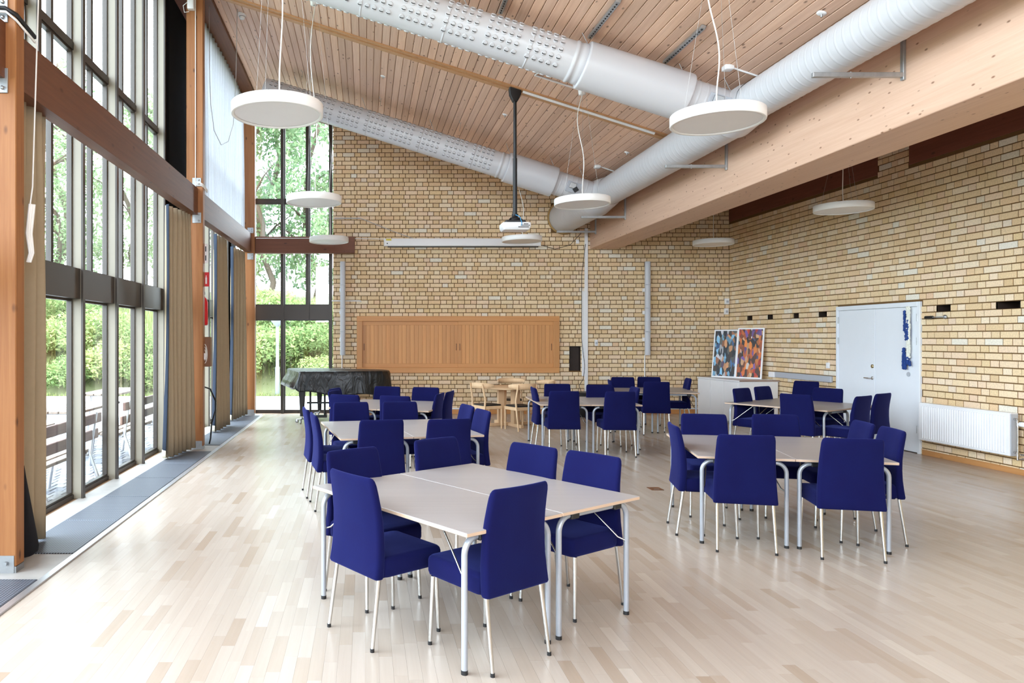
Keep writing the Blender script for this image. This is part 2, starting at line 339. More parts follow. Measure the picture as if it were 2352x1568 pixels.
# ---- brick walls
CH, SL, HL, JT = 0.0944, 0.260, 0.121, 0.0138
def courses(u0, u1, z1, holes, seed, ztop=None):
    rr = random.Random(seed); per = SL + 2 * HL + 3 * JT; out = []; k = 0
    while k * CH < z1:
        za, zb = k * CH + JT * 0.5, (k + 1) * CH - JT * 0.5; zm = (za + zb) / 2
        u = u0 - per + (0.387 * per if k % 2 else 0) + rr.gauss(0, 0.012); j = 0
        while u < u1:
            L = (SL if j % 3 == 0 else HL) + rr.gauss(0, 0.002); a, b_ = max(u, u0), min(u + L, u1); u += L + JT; j += 1
            segs = [(a, b_)] if b_ - a > 0.02 else []
            for ha, hb, hza, hzb, *_ in holes:
                if hza - 0.01 < zm < hzb + 0.01:
                    ns = []
                    for (p, q) in segs:
                        if q <= ha or p >= hb: ns.append((p, q)); continue
                        if ha - p > 0.02: ns.append((p, ha))
                        if q - hb > 0.02: ns.append((hb, q))
                    segs = ns
            for (p, q) in segs:
                if ztop and za > ztop((p + q) / 2): continue
                out.append((p, q, za, zb, rr.random(), rr.gauss(0, 0.0016)))
        k += 1
    return out
def brick_geo(mb, w, h, t, Mx):
    b = 0.004; d = 0.03
    vs = [(-w / 2 + b, 0, -h / 2 + b), (w / 2 - b, 0, -h / 2 + b), (w / 2 - b, 0, h / 2 - b), (-w / 2 + b, 0, h / 2 - b),
          (-w / 2, b, -h / 2), (w / 2, b, -h / 2), (w / 2, b, h / 2), (-w / 2, b, h / 2), (-w / 2, d, -h / 2), (w / 2, d, -h / 2), (w / 2, d, h / 2), (-w / 2, d, h / 2)]
    vs = [Mx @ Vector(v) for v in vs] if Mx else vs
    fs = [(0, 1, 2, 3)] + [(i + 4, (i + 1) % 4 + 4, (i + 1) % 4, i) for i in range(4)] + [(i + 8, (i + 1) % 4 + 8, (i + 1) % 4 + 4, i + 4) for i in range(4)]
    mb.add(vs, fs, t)
BM = {}
def lay(wall, bricks, place, rz, score):
    items = []
    for br in bricks:
        p, q, za, zb, t, dd = br; c_ = place((p + q) / 2, dd, (za + zb) / 2); items.append((score(c_, q - p), br))
    near, far = split_pieces(items)
    for p, q, za, zb, t, dd in near:
        key = (round(q - p, 3), int(t * 12))
        if key not in BM:
            m_ = MB(); brick_geo(m_, key[0], zb - za, (key[1] + 0.5) / 12, None); BM[key] = m_.mesh('brick', M['brick'])
        o = link('brick', BM[key], wall, None, place((p + q) / 2, dd, (za + zb) / 2)); o.rotation_euler = (0, 0, rz)
    m_ = MB(); Rz = Matrix.Rotation(rz, 4, 'Z')
    for p, q, za, zb, t, dd in far: brick_geo(m_, q - p, zb - za, t, Matrix.Translation(place((p + q) / 2, dd, (za + zb) / 2)) @ Rz)
    m_.build('bricks', M['brick'], wall, 'stuff')
def face_with_holes(u0, u1, z0, z1, holes, pt, depth, mb, mi_hole=1):
    us = sorted({u0, u1} | {max(u0, min(u1, h[i])) for h in holes for i in (0, 1)}); zs = sorted({z0, z1} | {max(z0, min(z1, h[i])) for h in holes for i in (2, 3)})
    for a, b_ in zip(us, us[1:]):
        for c_, d in zip(zs, zs[1:]):
            um, zm = (a + b_) / 2, (c_ + d) / 2
            if any(h[0] < um < h[1] and h[2] < zm < h[3] for h in holes): continue
            mb.add([pt(a, 0, c_), pt(b_, 0, c_), pt(b_, 0, d), pt(a, 0, d)], [(0, 1, 2, 3)])
    for h in holes:
        a, b_, c_, d = h[:4]; dp = h[4] if len(h) > 4 else depth
        q = [pt(a, 0, c_), pt(b_, 0, c_), pt(b_, 0, d), pt(a, 0, d), pt(a, -dp, c_), pt(b_, -dp, c_), pt(b_, -dp, d), pt(a, -dp, d)]
        mb.add(q, [(4, 5, 6, 7), (0, 1, 5, 4), (1, 2, 6, 5), (2, 3, 7, 6), (3, 0, 4, 7)], 0, mi_hole)
XW = -0.73
pb = lambda u, d, z: Vector((u, YB + 0.008 - d, z))            # d > 0: out into the room
duct_c = (4.45, 4.40, 0.36)
hb = [(4.565, 4.82, 0.965, 1.52, 0.14)]
m_ = MB(); face_with_holes(XW, XR + 0.02, 0, 6.75, hb, pb, 0.2, m_)
m_.box(XW, XR + 0.3, YB + 0.21, YB + 0.4, 0, 6.9)
m_.box(XW, XW + 0.003, YB + 0.008, YB + 0.25, 0, 6.75)
wb = m_.build('wall_back', [M['mortar'], M['recess']], None, 'structure'); tag(wb, 'yellow brick end wall with brown joints')
skip = [(4.45 - 0.30, 4.45 + 0.30, 4.40 - 0.30, 4.40 + 0.30), (-0.16, 4.30, 0.98, 2.14)]
bk = courses(XW, XR - 0.005, 6.7, hb + skip, 3, lambda u: (ceilz(u) if u < BX0 + 0.2 else RZ) + 0.02)
lay(wb, bk, lambda u, d, z: Vector((u, YB - 0.004 - d, z)), 0.0, lambda c_, w: (w * (2 if c_[2] > 1.0 else 0.3) - 0.004 * abs(c_[0] - 3.5) if infr(c_) else -9))
PIER = (10.9, 11.57)
hr = [(y - w / 2, y + w / 2, 22 * CH, 23 * CH, 0.3) for y, w in ((15.45, 0.2), (14.65, 0.2), (13.78, 0.2), (12.97, 0.24), (10.26, 0.26), (9.23, 0.36))]
DOOR = (10.66, 12.56, 0.0, 2.245)
pr = lambda u, d, z: Vector((XR + 0.008 - d, u, z))
m_ = MB(); face_with_holes(6.9, YB + 0.02, 0, 5.2, hr + [DOOR + (0.06,)], pr, 0.12, m_)
m_.box(XR + 0.31, XR + 0.5, 6.9, YB + 0.3, 0, 5.2); m_.box(XR + 0.008, XR + 0.31, 6.88, 6.92, 0, 5.2)
wr = m_.build('wall_right', [M['mortar'], M['recess']], None, 'structure'); tag(wr, 'yellow brick side wall with missing-brick slots')
bk = courses(6.92, YB - 0.005, RZ, hr + [DOOR] + [(a, b_, 45.5 * CH, 9) for a, b_ in ((6, PIER[0]), (PIER[1], 17))], 5)
lay(wr, bk, lambda u, d, z: Vector((XR - 0.004 - d, u, z)), -PI / 2, lambda c_, w: (w / c_[1] ** 2 if infr(c_) and c_[2] > 0.3 else -9))
m_ = MB()
for a, b_ in ((6.9, PIER[0]), (PIER[1], YB)): m_.bbox(XR - 0.012, XR + 0.02, a + 0.004, b_ - 0.004, 45.5 * CH, RZ, 0.004, 1)
tag(m_.build('trim_1', M['darkwood'], None, 'structure'), 'dark stained boards along the top of the right wall')
# walls behind the camera; the high opening is added to let in more daylight
tag(MB().box(-3.3, 8.6, -4.7, -4.5, 0, 2.5).box(-3.3, -2.6, -4.7, -4.5, 2.5, 7.3).box(5.4, 8.6, -4.7, -4.5, 2.5, 5.2).box(-2.6, 5.4, -4.7, -4.5, 5.4, 7.3).build('wall_front', M['plaster'], None, 'structure'), 'pale wall behind the camera')
tag(MB().box(XR, XR + 0.3, -4.5, 6.9, 0, 5.2).build('trim_2', M['plaster'], None, 'structure'), 'continuation of the right wall beside the camera')
# ---- ceiling: backing, single boards, purlin cover
m_ = MB(); A = Vector((1, 0, CSL)).normalized(); NU = Vector((-CSL, 0, 1)).normalized()
def cpt(x, y, up=0.0): return Vector((x, y, ceilz(x))) + NU * up
q = [cpt(-3.3, -4.6, 0.035), cpt(BX1, -4.6, 0.035), cpt(BX1, YB + 0.5, 0.035), cpt(-3.3, YB + 0.5, 0.035)]
m_.add(q + [p + Vector((0, 0, 0.25)) for p in q], [(0, 3, 2, 1), (4, 5, 6, 7), (0, 1, 5, 4), (1, 2, 6, 5), (2, 3, 7, 6), (3, 0, 4, 7)])
cl = m_.build('ceiling', M['ceilback'], None, 'structure'); tag(cl, 'sloping pine board ceiling')
def board(mb, w, L, t):
    b = 0.006; h = 0.03
    pr_ = [(-w / 2 + b, 0), (w / 2 - b, 0), (w / 2, b), (w / 2, h), (-w / 2, h), (-w / 2, b)]
    r0 = [A * x + NU * z + Vector((0, -L / 2, 0)) for x, z in pr_]; r1 = [A * x + NU * z + Vector((0, L / 2, 0)) for x, z in pr_]
    mb.loft([r0, r1], True, True, 0, t, False)
PUR = 11.28; bp = 0.116; nb = int((BX0 + 2.45) / bp); CB = {}
for ya, yb in ((5.6, PUR - 0.11), (PUR + 0.1, YB)):
    for i in range(nb):
        x = -2.42 + (i + 0.5) * bp; ti = R.randrange(10); key = (ti, ya)
        if key not in CB: m_ = MB(); board(m_, bp * math.hypot(1, CSL) - 0.006, yb - ya, ti / 9); CB[key] = m_.mesh('ceiling_board', M['ceil'])
        link('ceiling_board', CB[key], cl, None, cpt(x, (ya + yb) / 2))
m_ = MB()
for i in range(nb):
    k = MB(); board(k, bp * 1.049 - 0.006, 10.1, R.random()); off = cpt(-2.42 + (i + 0.5) * bp, 0.54)
    m_.add([Vector(v) + off for v in k.v], k.f, k.t[0])
m_.build('ceiling_boards', M['ceil'], cl, 'stuff')
m_ = MB()
for y0, y1, d in ((PUR - 0.12, PUR - 0.045, 0.03), (PUR - 0.035, PUR + 0.05, 0.045), (PUR + 0.06, PUR + 0.11, 0.03)):
    a, b_ = -2.4, BX0
    pts = [cpt(a, y0, 0.01), cpt(b_, y0, 0.01), cpt(b_, y1, 0.01), cpt(a, y1, 0.01)]; m_.add([p - NU * d for p in pts] + pts, [(0, 1, 2, 3), (0, 4, 5, 1), (1, 5, 6, 2), (2, 6, 7, 3), (3, 7, 4, 0)], R.random())
m_.build('purlin_cover', wood('purlin_pine', col(206, 160, 116), col(178, 126, 84), 0, 0.5, 1, 0.3), cl)
m_ = MB().box(BX0, XR + 0.35, -4.5, YB + 0.3, RZ, RZ + 0.2); m_.build('flat_soffit', M['darkwood'], cl)
# ---- glulam beam with blocking above
m_ = MB().bbox(BX0, BX1, -4.5, YB + 0.02, 3.70, 4.50, 0.012, 2)
gb = m_.build('trim_3', M['glulam'], None, 'structure'); tag(gb, 'large pale glulam beam running the length of the hall')
MB().box(BX0 + 0.02, BX1 - 0.02, -4.5, YB + 0.02, 4.5, 5.05).build('blocking', M['glulam'], gb)
# ---- posts, rail and plate of the glazed side
def post(name, x, y, w, label, ztop=7.2, shoe=True):
    o = MB().bbox(x - w, x, y, y + 0.13, 0.05, ztop, 0.006, 1).build(name, M['post'], None, 'structure'); tag(o, label)
    m = MB().box(x - w + 0.03, x - 0.012, y - 0.006, y + 0.004, -0.0, 0.13); m.box(x - w, x, y, y + 0.125, 0, 0.05); m.lathe([(0.016, 0), (0.016, 0.012)], 8, M=Matrix.Translation((x - 0.07, y - 0.016, 0.075)) @ Matrix.Rotation(PI / 2, 4, 'X'))
    m.build('post_shoe', M['steel'], o); return o
P1, P2, P3 = (-2.535, 5.27), (-2.49, 11.12), (-2.435, 15.95)
p1 = post('trim_4', *P1, 0.26, 'orange spruce post nearest the camera')
p2 = post('trim_5', *P2, 0.255, 'second spruce post along the glazed side')
p3 = post('trim_6', *P3, 0.25, 'spruce post in the corner by the end wall')
p0 = post('trim_7', -2.6, -0.6, 0.26, 'spruce post behind the camera')
def plates(o, x, y, zs):
    for (z0, z1, xo) in zs:
        m = MB().bbox(x - 0.16 + xo, x - 0.025 + xo, y - 0.012, y + 0.002, z0, z1, 0.003, 1)
        for zz in (z0 + 0.035, z1 - 0.035): m.lathe([(0.014, 0), (0.014, 0.012), (0.006, 0.016)], 8, M=Matrix.Translation((x - 0.06 + xo, y - 0.012, zz)) @ Matrix.Rotation(PI / 2, 4, 'X'))
        m.build('steel_plate', M['steel'], o)
plates(p1, P1[0] + 0.0, P1[1], ((3.99, 4.17, -0.03), (3.48, 3.66, -0.03)))
plates(p2, P2[0], P2[1], ((4.02, 4.15, 0.0), (3.46, 3.62, 0.0)))
plates(p3, P3[0], P3[1], ((4.0, 4.12, 0.0), (3.42, 3.56, 0.0)))
RZ0, RZ1 = 3.585, 3.99
for i, (a, b_, lab) in enumerate(((p0, p1, 'rail beam passing the camera'), (p1, p2, 'long orange rail beam between the first two posts'), (p2, p3, 'rail beam from second post to the corner post'))):
    pa = [(-2.6, -0.6), P1, P2][i]; pc = [P1, P2, P3][i]
    v0, v1 = Vector((pa[0] - 0.075, pa[1] + 0.13, 0)), Vector((pc[0] - 0.075, pc[1], 0)); m = MB()
    ring = lambda p: [p + Vector((0, 0, RZ0)), p + Vector((0, 0, RZ1)), p + Vector((-0.14, 0, RZ1)), p + Vector((-0.14, 0, RZ0))]
    m.loft([ring(v0), ring(v1)], True, True, 0, 0, False)
    tag(m.build('trim_%d' % (8 + i), M['rail'], None, 'structure'), lab)
m = MB().bbox(-2.43, -0.24, 15.97, 16.15, 3.565, 3.93, 0.006, 1); cbm = m.build('trim_11', M['railx'], None, 'structure'); tag(cbm, 'short cross beam in front of the end window')
m = MB().box(-3.25, -2.42, -4.5, YB + 0.3, 7.0, 7.3); tag(m.build('trim_12', M['rail'], None, 'structure'), 'wall plate under the high edge of the ceiling')
m = MB().box(-3.25, -2.7, -4.5, YB + 0.3, 6.93, 7.02); m.build('soffit', M['darkwood'], bpy.data.objects['trim_12'])
# ---- glazing
TB, TU = (2.12, 2.44), (4.76, 4.84)
def window(name, axis, base, cuts, half, zb, label, zslope=None, thick_caps=True, low_cuts=None):
    """axis 1: glazing in a plane x = base, running along y; axis 0: plane y = base, running along x"""
    w = tag(bpy.data.objects.new(name, None), label, kind='structure'); C.objects.link(w)
    def bx(mb, u0, u1, d0, d1, z0, z1):
        if axis == 1: mb.box(base - d1, base - d0, u0, u1, z0, z1)
        else: mb.box(u0, u1, base + d0, base + d1, z0, z1)
        return mb
    zt = 6.95
    lows = low_cuts or cuts
    for c_ in cuts:
        z_ = 0.0 if c_ in lows else TB[0]
        mu = bx(MB(), c_ - 0.028, c_ + 0.028, 0.02, 0.18, z_, zt).build('mullion', M['mull'] if axis == 1 else M['bronze'], w)
        bx(MB(), c_ - 0.032, c_ + 0.032, 0.0, 0.022, z_, zt).build('mullion_cap', M['bronze'], mu)
    for z0, z1, nm, d0 in ((TB[0], TB[1], 'spandrel', 0.03), (TU[0], TU[1], 'transom', 0.06), (zt - 0.06, zt, 'head', 0.04), (0.0, 0.045, 'bottom_rail', 0.06)):
        cs_ = lows if z0 == 0.0 else cuts
        for a, b_ in zip(cs_, cs_[1:]):
            bx(MB(), a + 0.029, b_ - 0.029, d0 + (0.04 if nm != 'spandrel' else 0), 0.18, z0, z1).build(nm, M['bronze'], w)
    for z0, z1, hf in ((0.045, TB[0], False), (TB[1], TU[0], half), (TU[1], zt - 0.06, half)):
        cs_ = lows if z1 == TB[0] else cuts
        for a, b_ in zip(cs_, cs_[1:]):
            mids = [] if (hf is None or hf is False) else [(a + b_) / 2]
            es = [a + 0.03] + mids + [b_ - 0.03]
            for e0, e1 in zip(es, es[1:]):
                e0_, e1_ = e0 + (0.004 if e0 in mids else 0), e1 - (0.004 if e1 in mids else 0); m = MB(); t = 0.024
                bx(m, e0_, e0_ + t, 0.115, 0.168, z0, z1); bx(m, e1_ - t, e1_, 0.115, 0.168, z0, z1); bx(m, e0_ + t, e1_ - t, 0.115, 0.168, z0, z0 + t); bx(m, e0_ + t, e1_ - t, 0.115, 0.168, z1 - t, z1)
                s = m.build('sash', M['bronze'], w)
                d = 0.145; g = MB()
                q = [(e0_ + t, z0 + t), (e1_ - t, z0 + t), (e1_ - t, z1 - t), (e0_ + t, z1 - t)]
                g.add([((base - d, u, z) if axis == 1 else (u, base + d, z)) for u, z in q], [(0, 1, 2, 3)]); g.build('pane', M['glass'], s)
    return w
window('window_1', 1, -3.0, [5.65, 6.70, 7.75, 8.80, 9.85, 10.90], True, 0, 'tall glazed bay between the first two posts')
window('window_2', 1, -3.0, [12.1, 13.05, 14.0, 14.95, 15.9], True, 0, 'second tall glazed bay behind the far curtains')
window('window_3', 0, YB + 0.1, [-2.55, -1.88, -1.31, -0.785], False, 0, 'narrow full-height window in the end wall', low_cuts=[-2.55, -1.88, -0.785])
window('window_4', 1, -3.0, [-4.4, -3.2, -2.0, -0.8, 0.3, 1.35, 2.4, 3.45, 4.5, 5.15], False, 0, 'glazed bay beside the camera')
m = MB().box(-3.18, -2.96, 10.95, 12.06, 0, 6.95); m.box(-3.18, -2.95, 15.95, 16.5, 0, 6.95); m.box(-3.18, -2.96, 5.2, 5.62, 0, 6.95)
tag(m.build('wall_left', M['pier'], None, 'structure'), 'black pier panels between the glazed bays')
# ---- sill strip, gratings, metal edge
m = MB().box(-3.05, XT - 0.05, -4.4, YB - 0.02, -0.02, 0.004); tag(m.build('trim_13', M['concrete'], None, 'structure'), 'stone strip under the tall windows')
m = MB().bbox(XT - 0.052, XT + 0.004, -4.4, 15.9, -0.01, 0.012, 0.003, 1); tag(m.build('trim_14', M['alu'], None, 'structure'), 'metal edging between gratings and parquet')
gy = [(5.73, 6.77), (6.77, 7.78), (7.78, 8.81), (8.81, 9.85), (9.85, 10.88), (11.5, 12.6), (12.6, 13.7), (13.7, 14.8), (14.8, 15.85), (4.05, 5.12), (3.0, 4.05)]
gl = ['first after the nearest post', 'second after the nearest post', 'third after the nearest post', 'fourth after the nearest post', 'just before the second post', 'just past the second post', 'second past the second post', 'third past the second post', 'last before the end wall', 'in the near left corner of the photo', 'under the camera side window']
for (a, b_), lb in zip(gy, gl):
    o = MB().bbox(-2.80, XT - 0.058, a + 0.006, b_ - 0.006, -0.01, 0.012, 0.003, 1).build('floor_grating', M['grille'])
    tag(o, 'dark convector grating in the floor, ' + lb, 'grating', 'floor gratings along the windows')
# ---- baseboards
m = MB().bbox(XW + 0.02, XR - 0.02, YB - 0.022, YB + 0.006, 0, 0.10, 0.004, 1); bb = m.build('baseboard_back', M['oakx'], None, 'structure'); tag(bb, 'wooden baseboard along the end wall')
MB().bbox(XW + 0.02, XR - 0.02, YB - 0.03, YB + 0.004, 0.105, 0.135, 0.004, 1).build('cable_duct', M['white'], bb)
m = MB()
for a, b_ in ((6.9, 10.63), (12.6, YB - 0.03)): m.bbox(XR - 0.02, XR + 0.006, a, b_, 0, 0.075, 0.004, 1)
tag(m.build('baseboard_right', M['basewood'], None, 'structure'), 'wooden baseboard along the right wall')
# ---- double door
d1 = thing('door_1', (XR, 11.61, 0), 0, 'white double door in the right brick wall', None, None, 'structure')
def dbox(mb, u0, u1, d0, d1_, z0, z1, b=0.004): return mb.bbox(-d1_, -d0, u0, u1, z0, z1, b, 1)
m = MB(); dbox(m, -0.95, -0.90, -0.02, 0.03, 0, 2.24); dbox(m, 0.90, 0.95, -0.02, 0.03, 0, 2.24); dbox(m, -0.9, 0.9, -0.02, 0.03, 2.17, 2.24); m.build('frame', M['door'], d1)
for s in (-1, 1):
    m = MB(); dbox(m, min(0.004 * s, 0.897 * s), max(0.004 * s, 0.897 * s), -0.02, 0.014, 0.012, 2.166); lf = m.build('leaf', M['door'], d1)
    for z in (0.3, 1.6, 1.95):
        m = MB(); u = 0.895 * s; m.tube([(-0.024, u, z), (-0.024, u, z + 0.11)], 0.009, 8); m.build('hinge', M['steel'], lf)
    if s == 1:
        m = MB(); m.lathe([(0.026, 0), (0.026, 0.01), (0.02, 0.012)], 14, M=Matrix.Translation((-0.014, 0.06, 1.06)) @ Matrix.Rotation(-PI / 2, 4, 'Y')); m.tube([(-0.02, 0.06, 1.06), (-0.06, 0.06, 1.06), (-0.065, 0.08, 1.06), (-0.065, 0.19, 1.06)], 0.009, 8)
        m.build('handle', M['chrome'], lf)
        m = MB().lathe([(0.03, 0), (0.03, 0.012), (0.018, 0.016)], 14, M=Matrix.Translation((-0.014, 0.06, 1.25)) @ Matrix.Rotation(-PI / 2, 4, 'Y')); m.build('lock', M['brass'], lf)
# ================================================================== furniture
# ---- stacking chair prototype (local +y is where the sitter faces; origin on the floor below the seat middle)
def chair_proto():
    root = thing('upholstered_chair', (0, 0, 0)); root['category'] = 'chair'
    m = MB(); prof = [(0.385, 0.94, 0.9), (0.392, 0.985, 0.97), (0.41, 1, 1), (0.47, 1, 1), (0.485, 0.985, 0.98), (0.496, 0.95, 0.93), (0.500, 0.88, 0.85), (0.501, 0.5, 0.5), (0.501, 0.05, 0.05)]
    rings = []
    for z, kx, ky in prof:
        rings.append([Vector((x * kx * (1 - 0.03 * (y > 0)), 0.01 + y * ky, z)) for x, y in rr_ring(0.455, 0.45, 0.035, 5)])
    m.loft(rings); m.build('seat', M['blue'], root)
    m = MB(); rings = []; zs = [0.385, 0.388, 0.40, 0.46, 0.54, 0.62, 0.70, 0.78, 0.85, 0.895, 0.92, 0.934, 0.94]
    for i, z in enumerate(zs):
        t = (z - 0.385) / 0.555; w = 0.475 - 0.05 * t; th = 0.062 - 0.02 * t; yc = -0.235 + 0.012 * math.sin(t * PI) - 0.065 * max(0, t - 0.2) ** 1.4
        k = {0: 0.5, 1: 0.85, 10: 0.94, 11: 0.84, 12: 0.62}.get(i, 1.0); kt = {0: 0.4, 1: 0.8, 9: 0.97, 10: 0.86, 11: 0.6, 12: 0.2}.get(i, 1.0)
        if i in (10, 11, 12): k = {10: 0.985, 11: 0.955, 12: 0.91}[i]
        if i in (0, 1): k = {0: 0.95, 1: 0.985}[i]
        rings.append([Vector((x * k, yc + y * kt + 0.42 * (x * k) ** 2 * min(1, t * 1.6), z)) for x, y in rr_ring(w, th, 0.0205, 4)])
    # more columns so the curve of the back reads
    fine = []
    for r in rings:
        out = []
        for a, b_ in zip(r, r[1:] + r[:1]):
            out.append(a)
            if abs(a.x - b_.x) > 0.1:
                z = a.z; t = (z - 0.385) / 0.555
                for q in (0.25, 0.5, 0.75):
                    p = a.lerp(b_, q); ya, yb = a.y - 0.42 * a.x ** 2 * min(1, t * 1.6), b_.y - 0.42 * b_.x ** 2 * min(1, t * 1.6)
                    p.y = ya + (yb - ya) * q + 0.42 * p.x ** 2 * min(1, t * 1.6); out.append(p)
        fine.append(out)
    m.loft(fine); m.build('backrest', M['blue'], root)
    MB().bbox(-0.20, 0.20, -0.20, 0.19, 0.380, 0.392, 0.004, 1).build('seat_base', M['blackcloth'], root)
    for sx in (-1, 1):
        for sy, y0, y1 in ((-1, -0.222, -0.275), (1, 0.19, 0.205)):
            a, b_ = Vector((sx * 0.205, y0, 0.385)), Vector((sx * 0.215, y1, 0.008))
            l = MB().tube([a, b_], [0.0125, 0.0105], 10).build('leg', M['chrome'], root)
            MB().tube([b_ + Vector((0, 0, 0.012)), b_ - Vector((0, 0, 0.008))], 0.0118, 10).build('foot', M['black'], l)
    return root
# ---- folding table prototype: local x = short side, local y = long side
TW, TL, TH = 0.728, 1.455, 0.735
def table_proto():
    root = thing('folding_table', (0, 0, 0)); root['category'] = 'table'
    m = MB().bbox(-TW / 2, TW / 2, -TL / 2, TL / 2, TH - 0.022, TH, 0.003, 1); o = m.build('tabletop', [M['tabletop'], M['edge']], root)
    for p in o.data.polygons:
        if abs(p.normal.z) < 0.5: p.material_index = 1
    for s in (-1, 1):
        y = s * (TL / 2 - 0.065); x = TW / 2 - 0.045; zt = TH - 0.045; rad = 0.085
        pts = [(-x, y, 0.012)] + [tuple(v) for v in arc((-x + rad, y, zt - rad), (-1, 0, 0), (0, 0, 1), rad, 0, PI / 2, 7)] + [tuple(v) for v in arc((x - rad, y, zt - rad), (0, 0, 1), (1, 0, 0), rad, 0, PI / 2, 7)] + [(x, y, 0.012)]
        lf = MB().tube(pts, 0.0165, 12).build('leg_frame', M['greytube'], root)
        for sx in (-1, 1):
            MB().tube([(sx * x, y, 0.022), (sx * x, y, 0)], 0.0178, 12).build('foot', M['black'], lf)
            MB().bbox(sx * 0.2 - 0.035, sx * 0.2 + 0.035, y - 0.028, y + 0.028, TH - 0.066, TH - 0.021, 0.006, 1).build('clamp', M['black'], lf)
        for sx in (-1, 1): MB().tube([(sx * (x - 0.012), y, 0.46), (sx * (x - 0.03), y - s * 0.04, 0.475), (sx * (x - 0.10), y - s * 0.30, TH - 0.03)], 0.0055, 6).build('brace', M['chrome'], root)
    return root
chair0 = chair_proto(); table0 = table_proto(); used = {'c': False, 't': False}
def put(kind, proto, loc, rz, label, group):
    if not used[kind]:
        used[kind] = True; proto.location = loc; proto.rotation_euler = (0, 0, rz); tag(proto, label, None, group); kids(proto)
        for k in kids(proto): kids(k)
        return proto
    return dup(proto, loc, rz, label, group)
HB = 0.94
def chair_at(px, py, face, label):      # px, py: middle of the top edge of the backrest; face: direction the sitter looks
    p = FL(px, py, HB); f = Vector((math.cos(face), math.sin(face), 0)); l = p + f * 0.285; l.z = 0
    put('c', chair0, l, face - PI / 2, label, 'blue chairs around the square tables')
rad = math.radians
# name, centre, direction of the near edge, chairs: (side, px, py, words)
TT = [
 ('the frontmost table', (0.668, 4.632), 35.9, [('L', 800, 1087, 'the only one on its left side, turned from camera'), ('F', 805, 1030, 'far left side, nearer the windows'), ('F', 996, 1006, 'far left side, farther from the windows'), ('R', 1231, 1021, 'far right side, left of two'), ('R', 1368, 1041, 'far right side, right of two'), ('N', 1202, 1115, 'right under the camera, back to viewer')]),
 ('the second table of the window row', (0.335, 7.87), 11.0, [('L', 698, 937, 'window side, farther of two'), ('L', 716, 950, 'window side, nearer of two'), ('N', 878, 964, 'camera side, left of two'), ('N', 1034, 962, 'camera side, right of two'), ('F', 805, 923, 'piano side, left of two'), ('F', 917, 922, 'piano side, right of two'), ('R', 1078, 930, 'right side, farther of two'), ('R', 1114, 941, 'right side, nearer of two')]),
 ('the table before the piano', (0.40, 10.6), -20.0, [('L', 764, 896, 'window side, nearer of two'), ('L', 766, 891.5, 'window side, mostly hidden one'), ('N', 790, 906, 'camera side, left of two'), ('N', 906, 909, 'camera side, right of two'), ('F', 891, 887, 'piano side, left of two'), ('F', 979, 889, 'piano side, right of two'), ('R', 1014, 903, 'right side, nearer of two'), ('R', 1037, 898, 'right side, farther of two')]),
 ('the large table at right', (3.614, 6.542), -13.0, [('N', 1716, 999, 'camera side, left of two'), ('N', 1962, 1007, 'camera side, right of two'), ('L', 1541, 973, 'alone on its left side'), ('F', 1615, 950, 'far side, left of two'), ('F', 1778, 951, 'far side, right of two'), ('R', 1990, 969, 'right side, farther of two'), ('R', 2057, 984, 'right side, nearer of two')]),
 ('the slanted table by the door', (6.41, 10.72), 31.6, [('F', 1699, 891, 'far left side, nearer of two'), ('F', 1747, 887, 'far left side, nearer the white cabinet'), ('R', 1854, 875, 'wall side, farther of two'), ('R', 1904, 891, 'wall side, in front of the door'), ('L', 1825, 905, 'alone on its camera side'), ('N', 1988, 909, 'right side, left of two'), ('N', 2033, 903, 'right side, rightmost')]),
 ('the table beside the round one', (3.33, 11.3), -4.0, [('N', 1297, 898, 'camera side, left of two'), ('N', 1426, 899, 'camera side, right of two'), ('L', 1222, 889, 'alone on its left side'), ('F', 1279, 881, 'far side, left of two'), ('F', 1376, 883, 'far side, right of two'), ('R', 1462, 889, 'alone on its right side')]),
 ('the farthest table', (5.32, 13.67), -12.0, [('N', 1509, 876.5, 'camera side'), ('F', 1430, 865.5, 'far side, left of two'), ('F', 1490, 865, 'far side, right of two'), ('L', 1398, 872, 'its left side'), ('R', 1584, 868.5, 'its right side, next to the white cabinet')]),
]
for nm, (cx, cy_), ang, chs in TT:
    a = rad(ang); u = Vector((math.cos(a), math.sin(a), 0)); v = Vector((-u.y, u.x, 0))
    for s, w in ((-1, 'left half'), (1, 'right half')):
        l = Vector((cx, cy_, 0)) + u * (s * (TW / 2 + 0.002)); put('t', table0, l, a, 'pale folding table, %s of %s' % (w, nm), 'pale folding tables pushed into squares')
    for side, px, py, w in chs:
        f = {'N': a + PI / 2, 'F': a - PI / 2, 'L': a, 'R': a + PI}[side]
        chair_at(px, py, f, 'blue chair at %s, %s' % (nm, w))
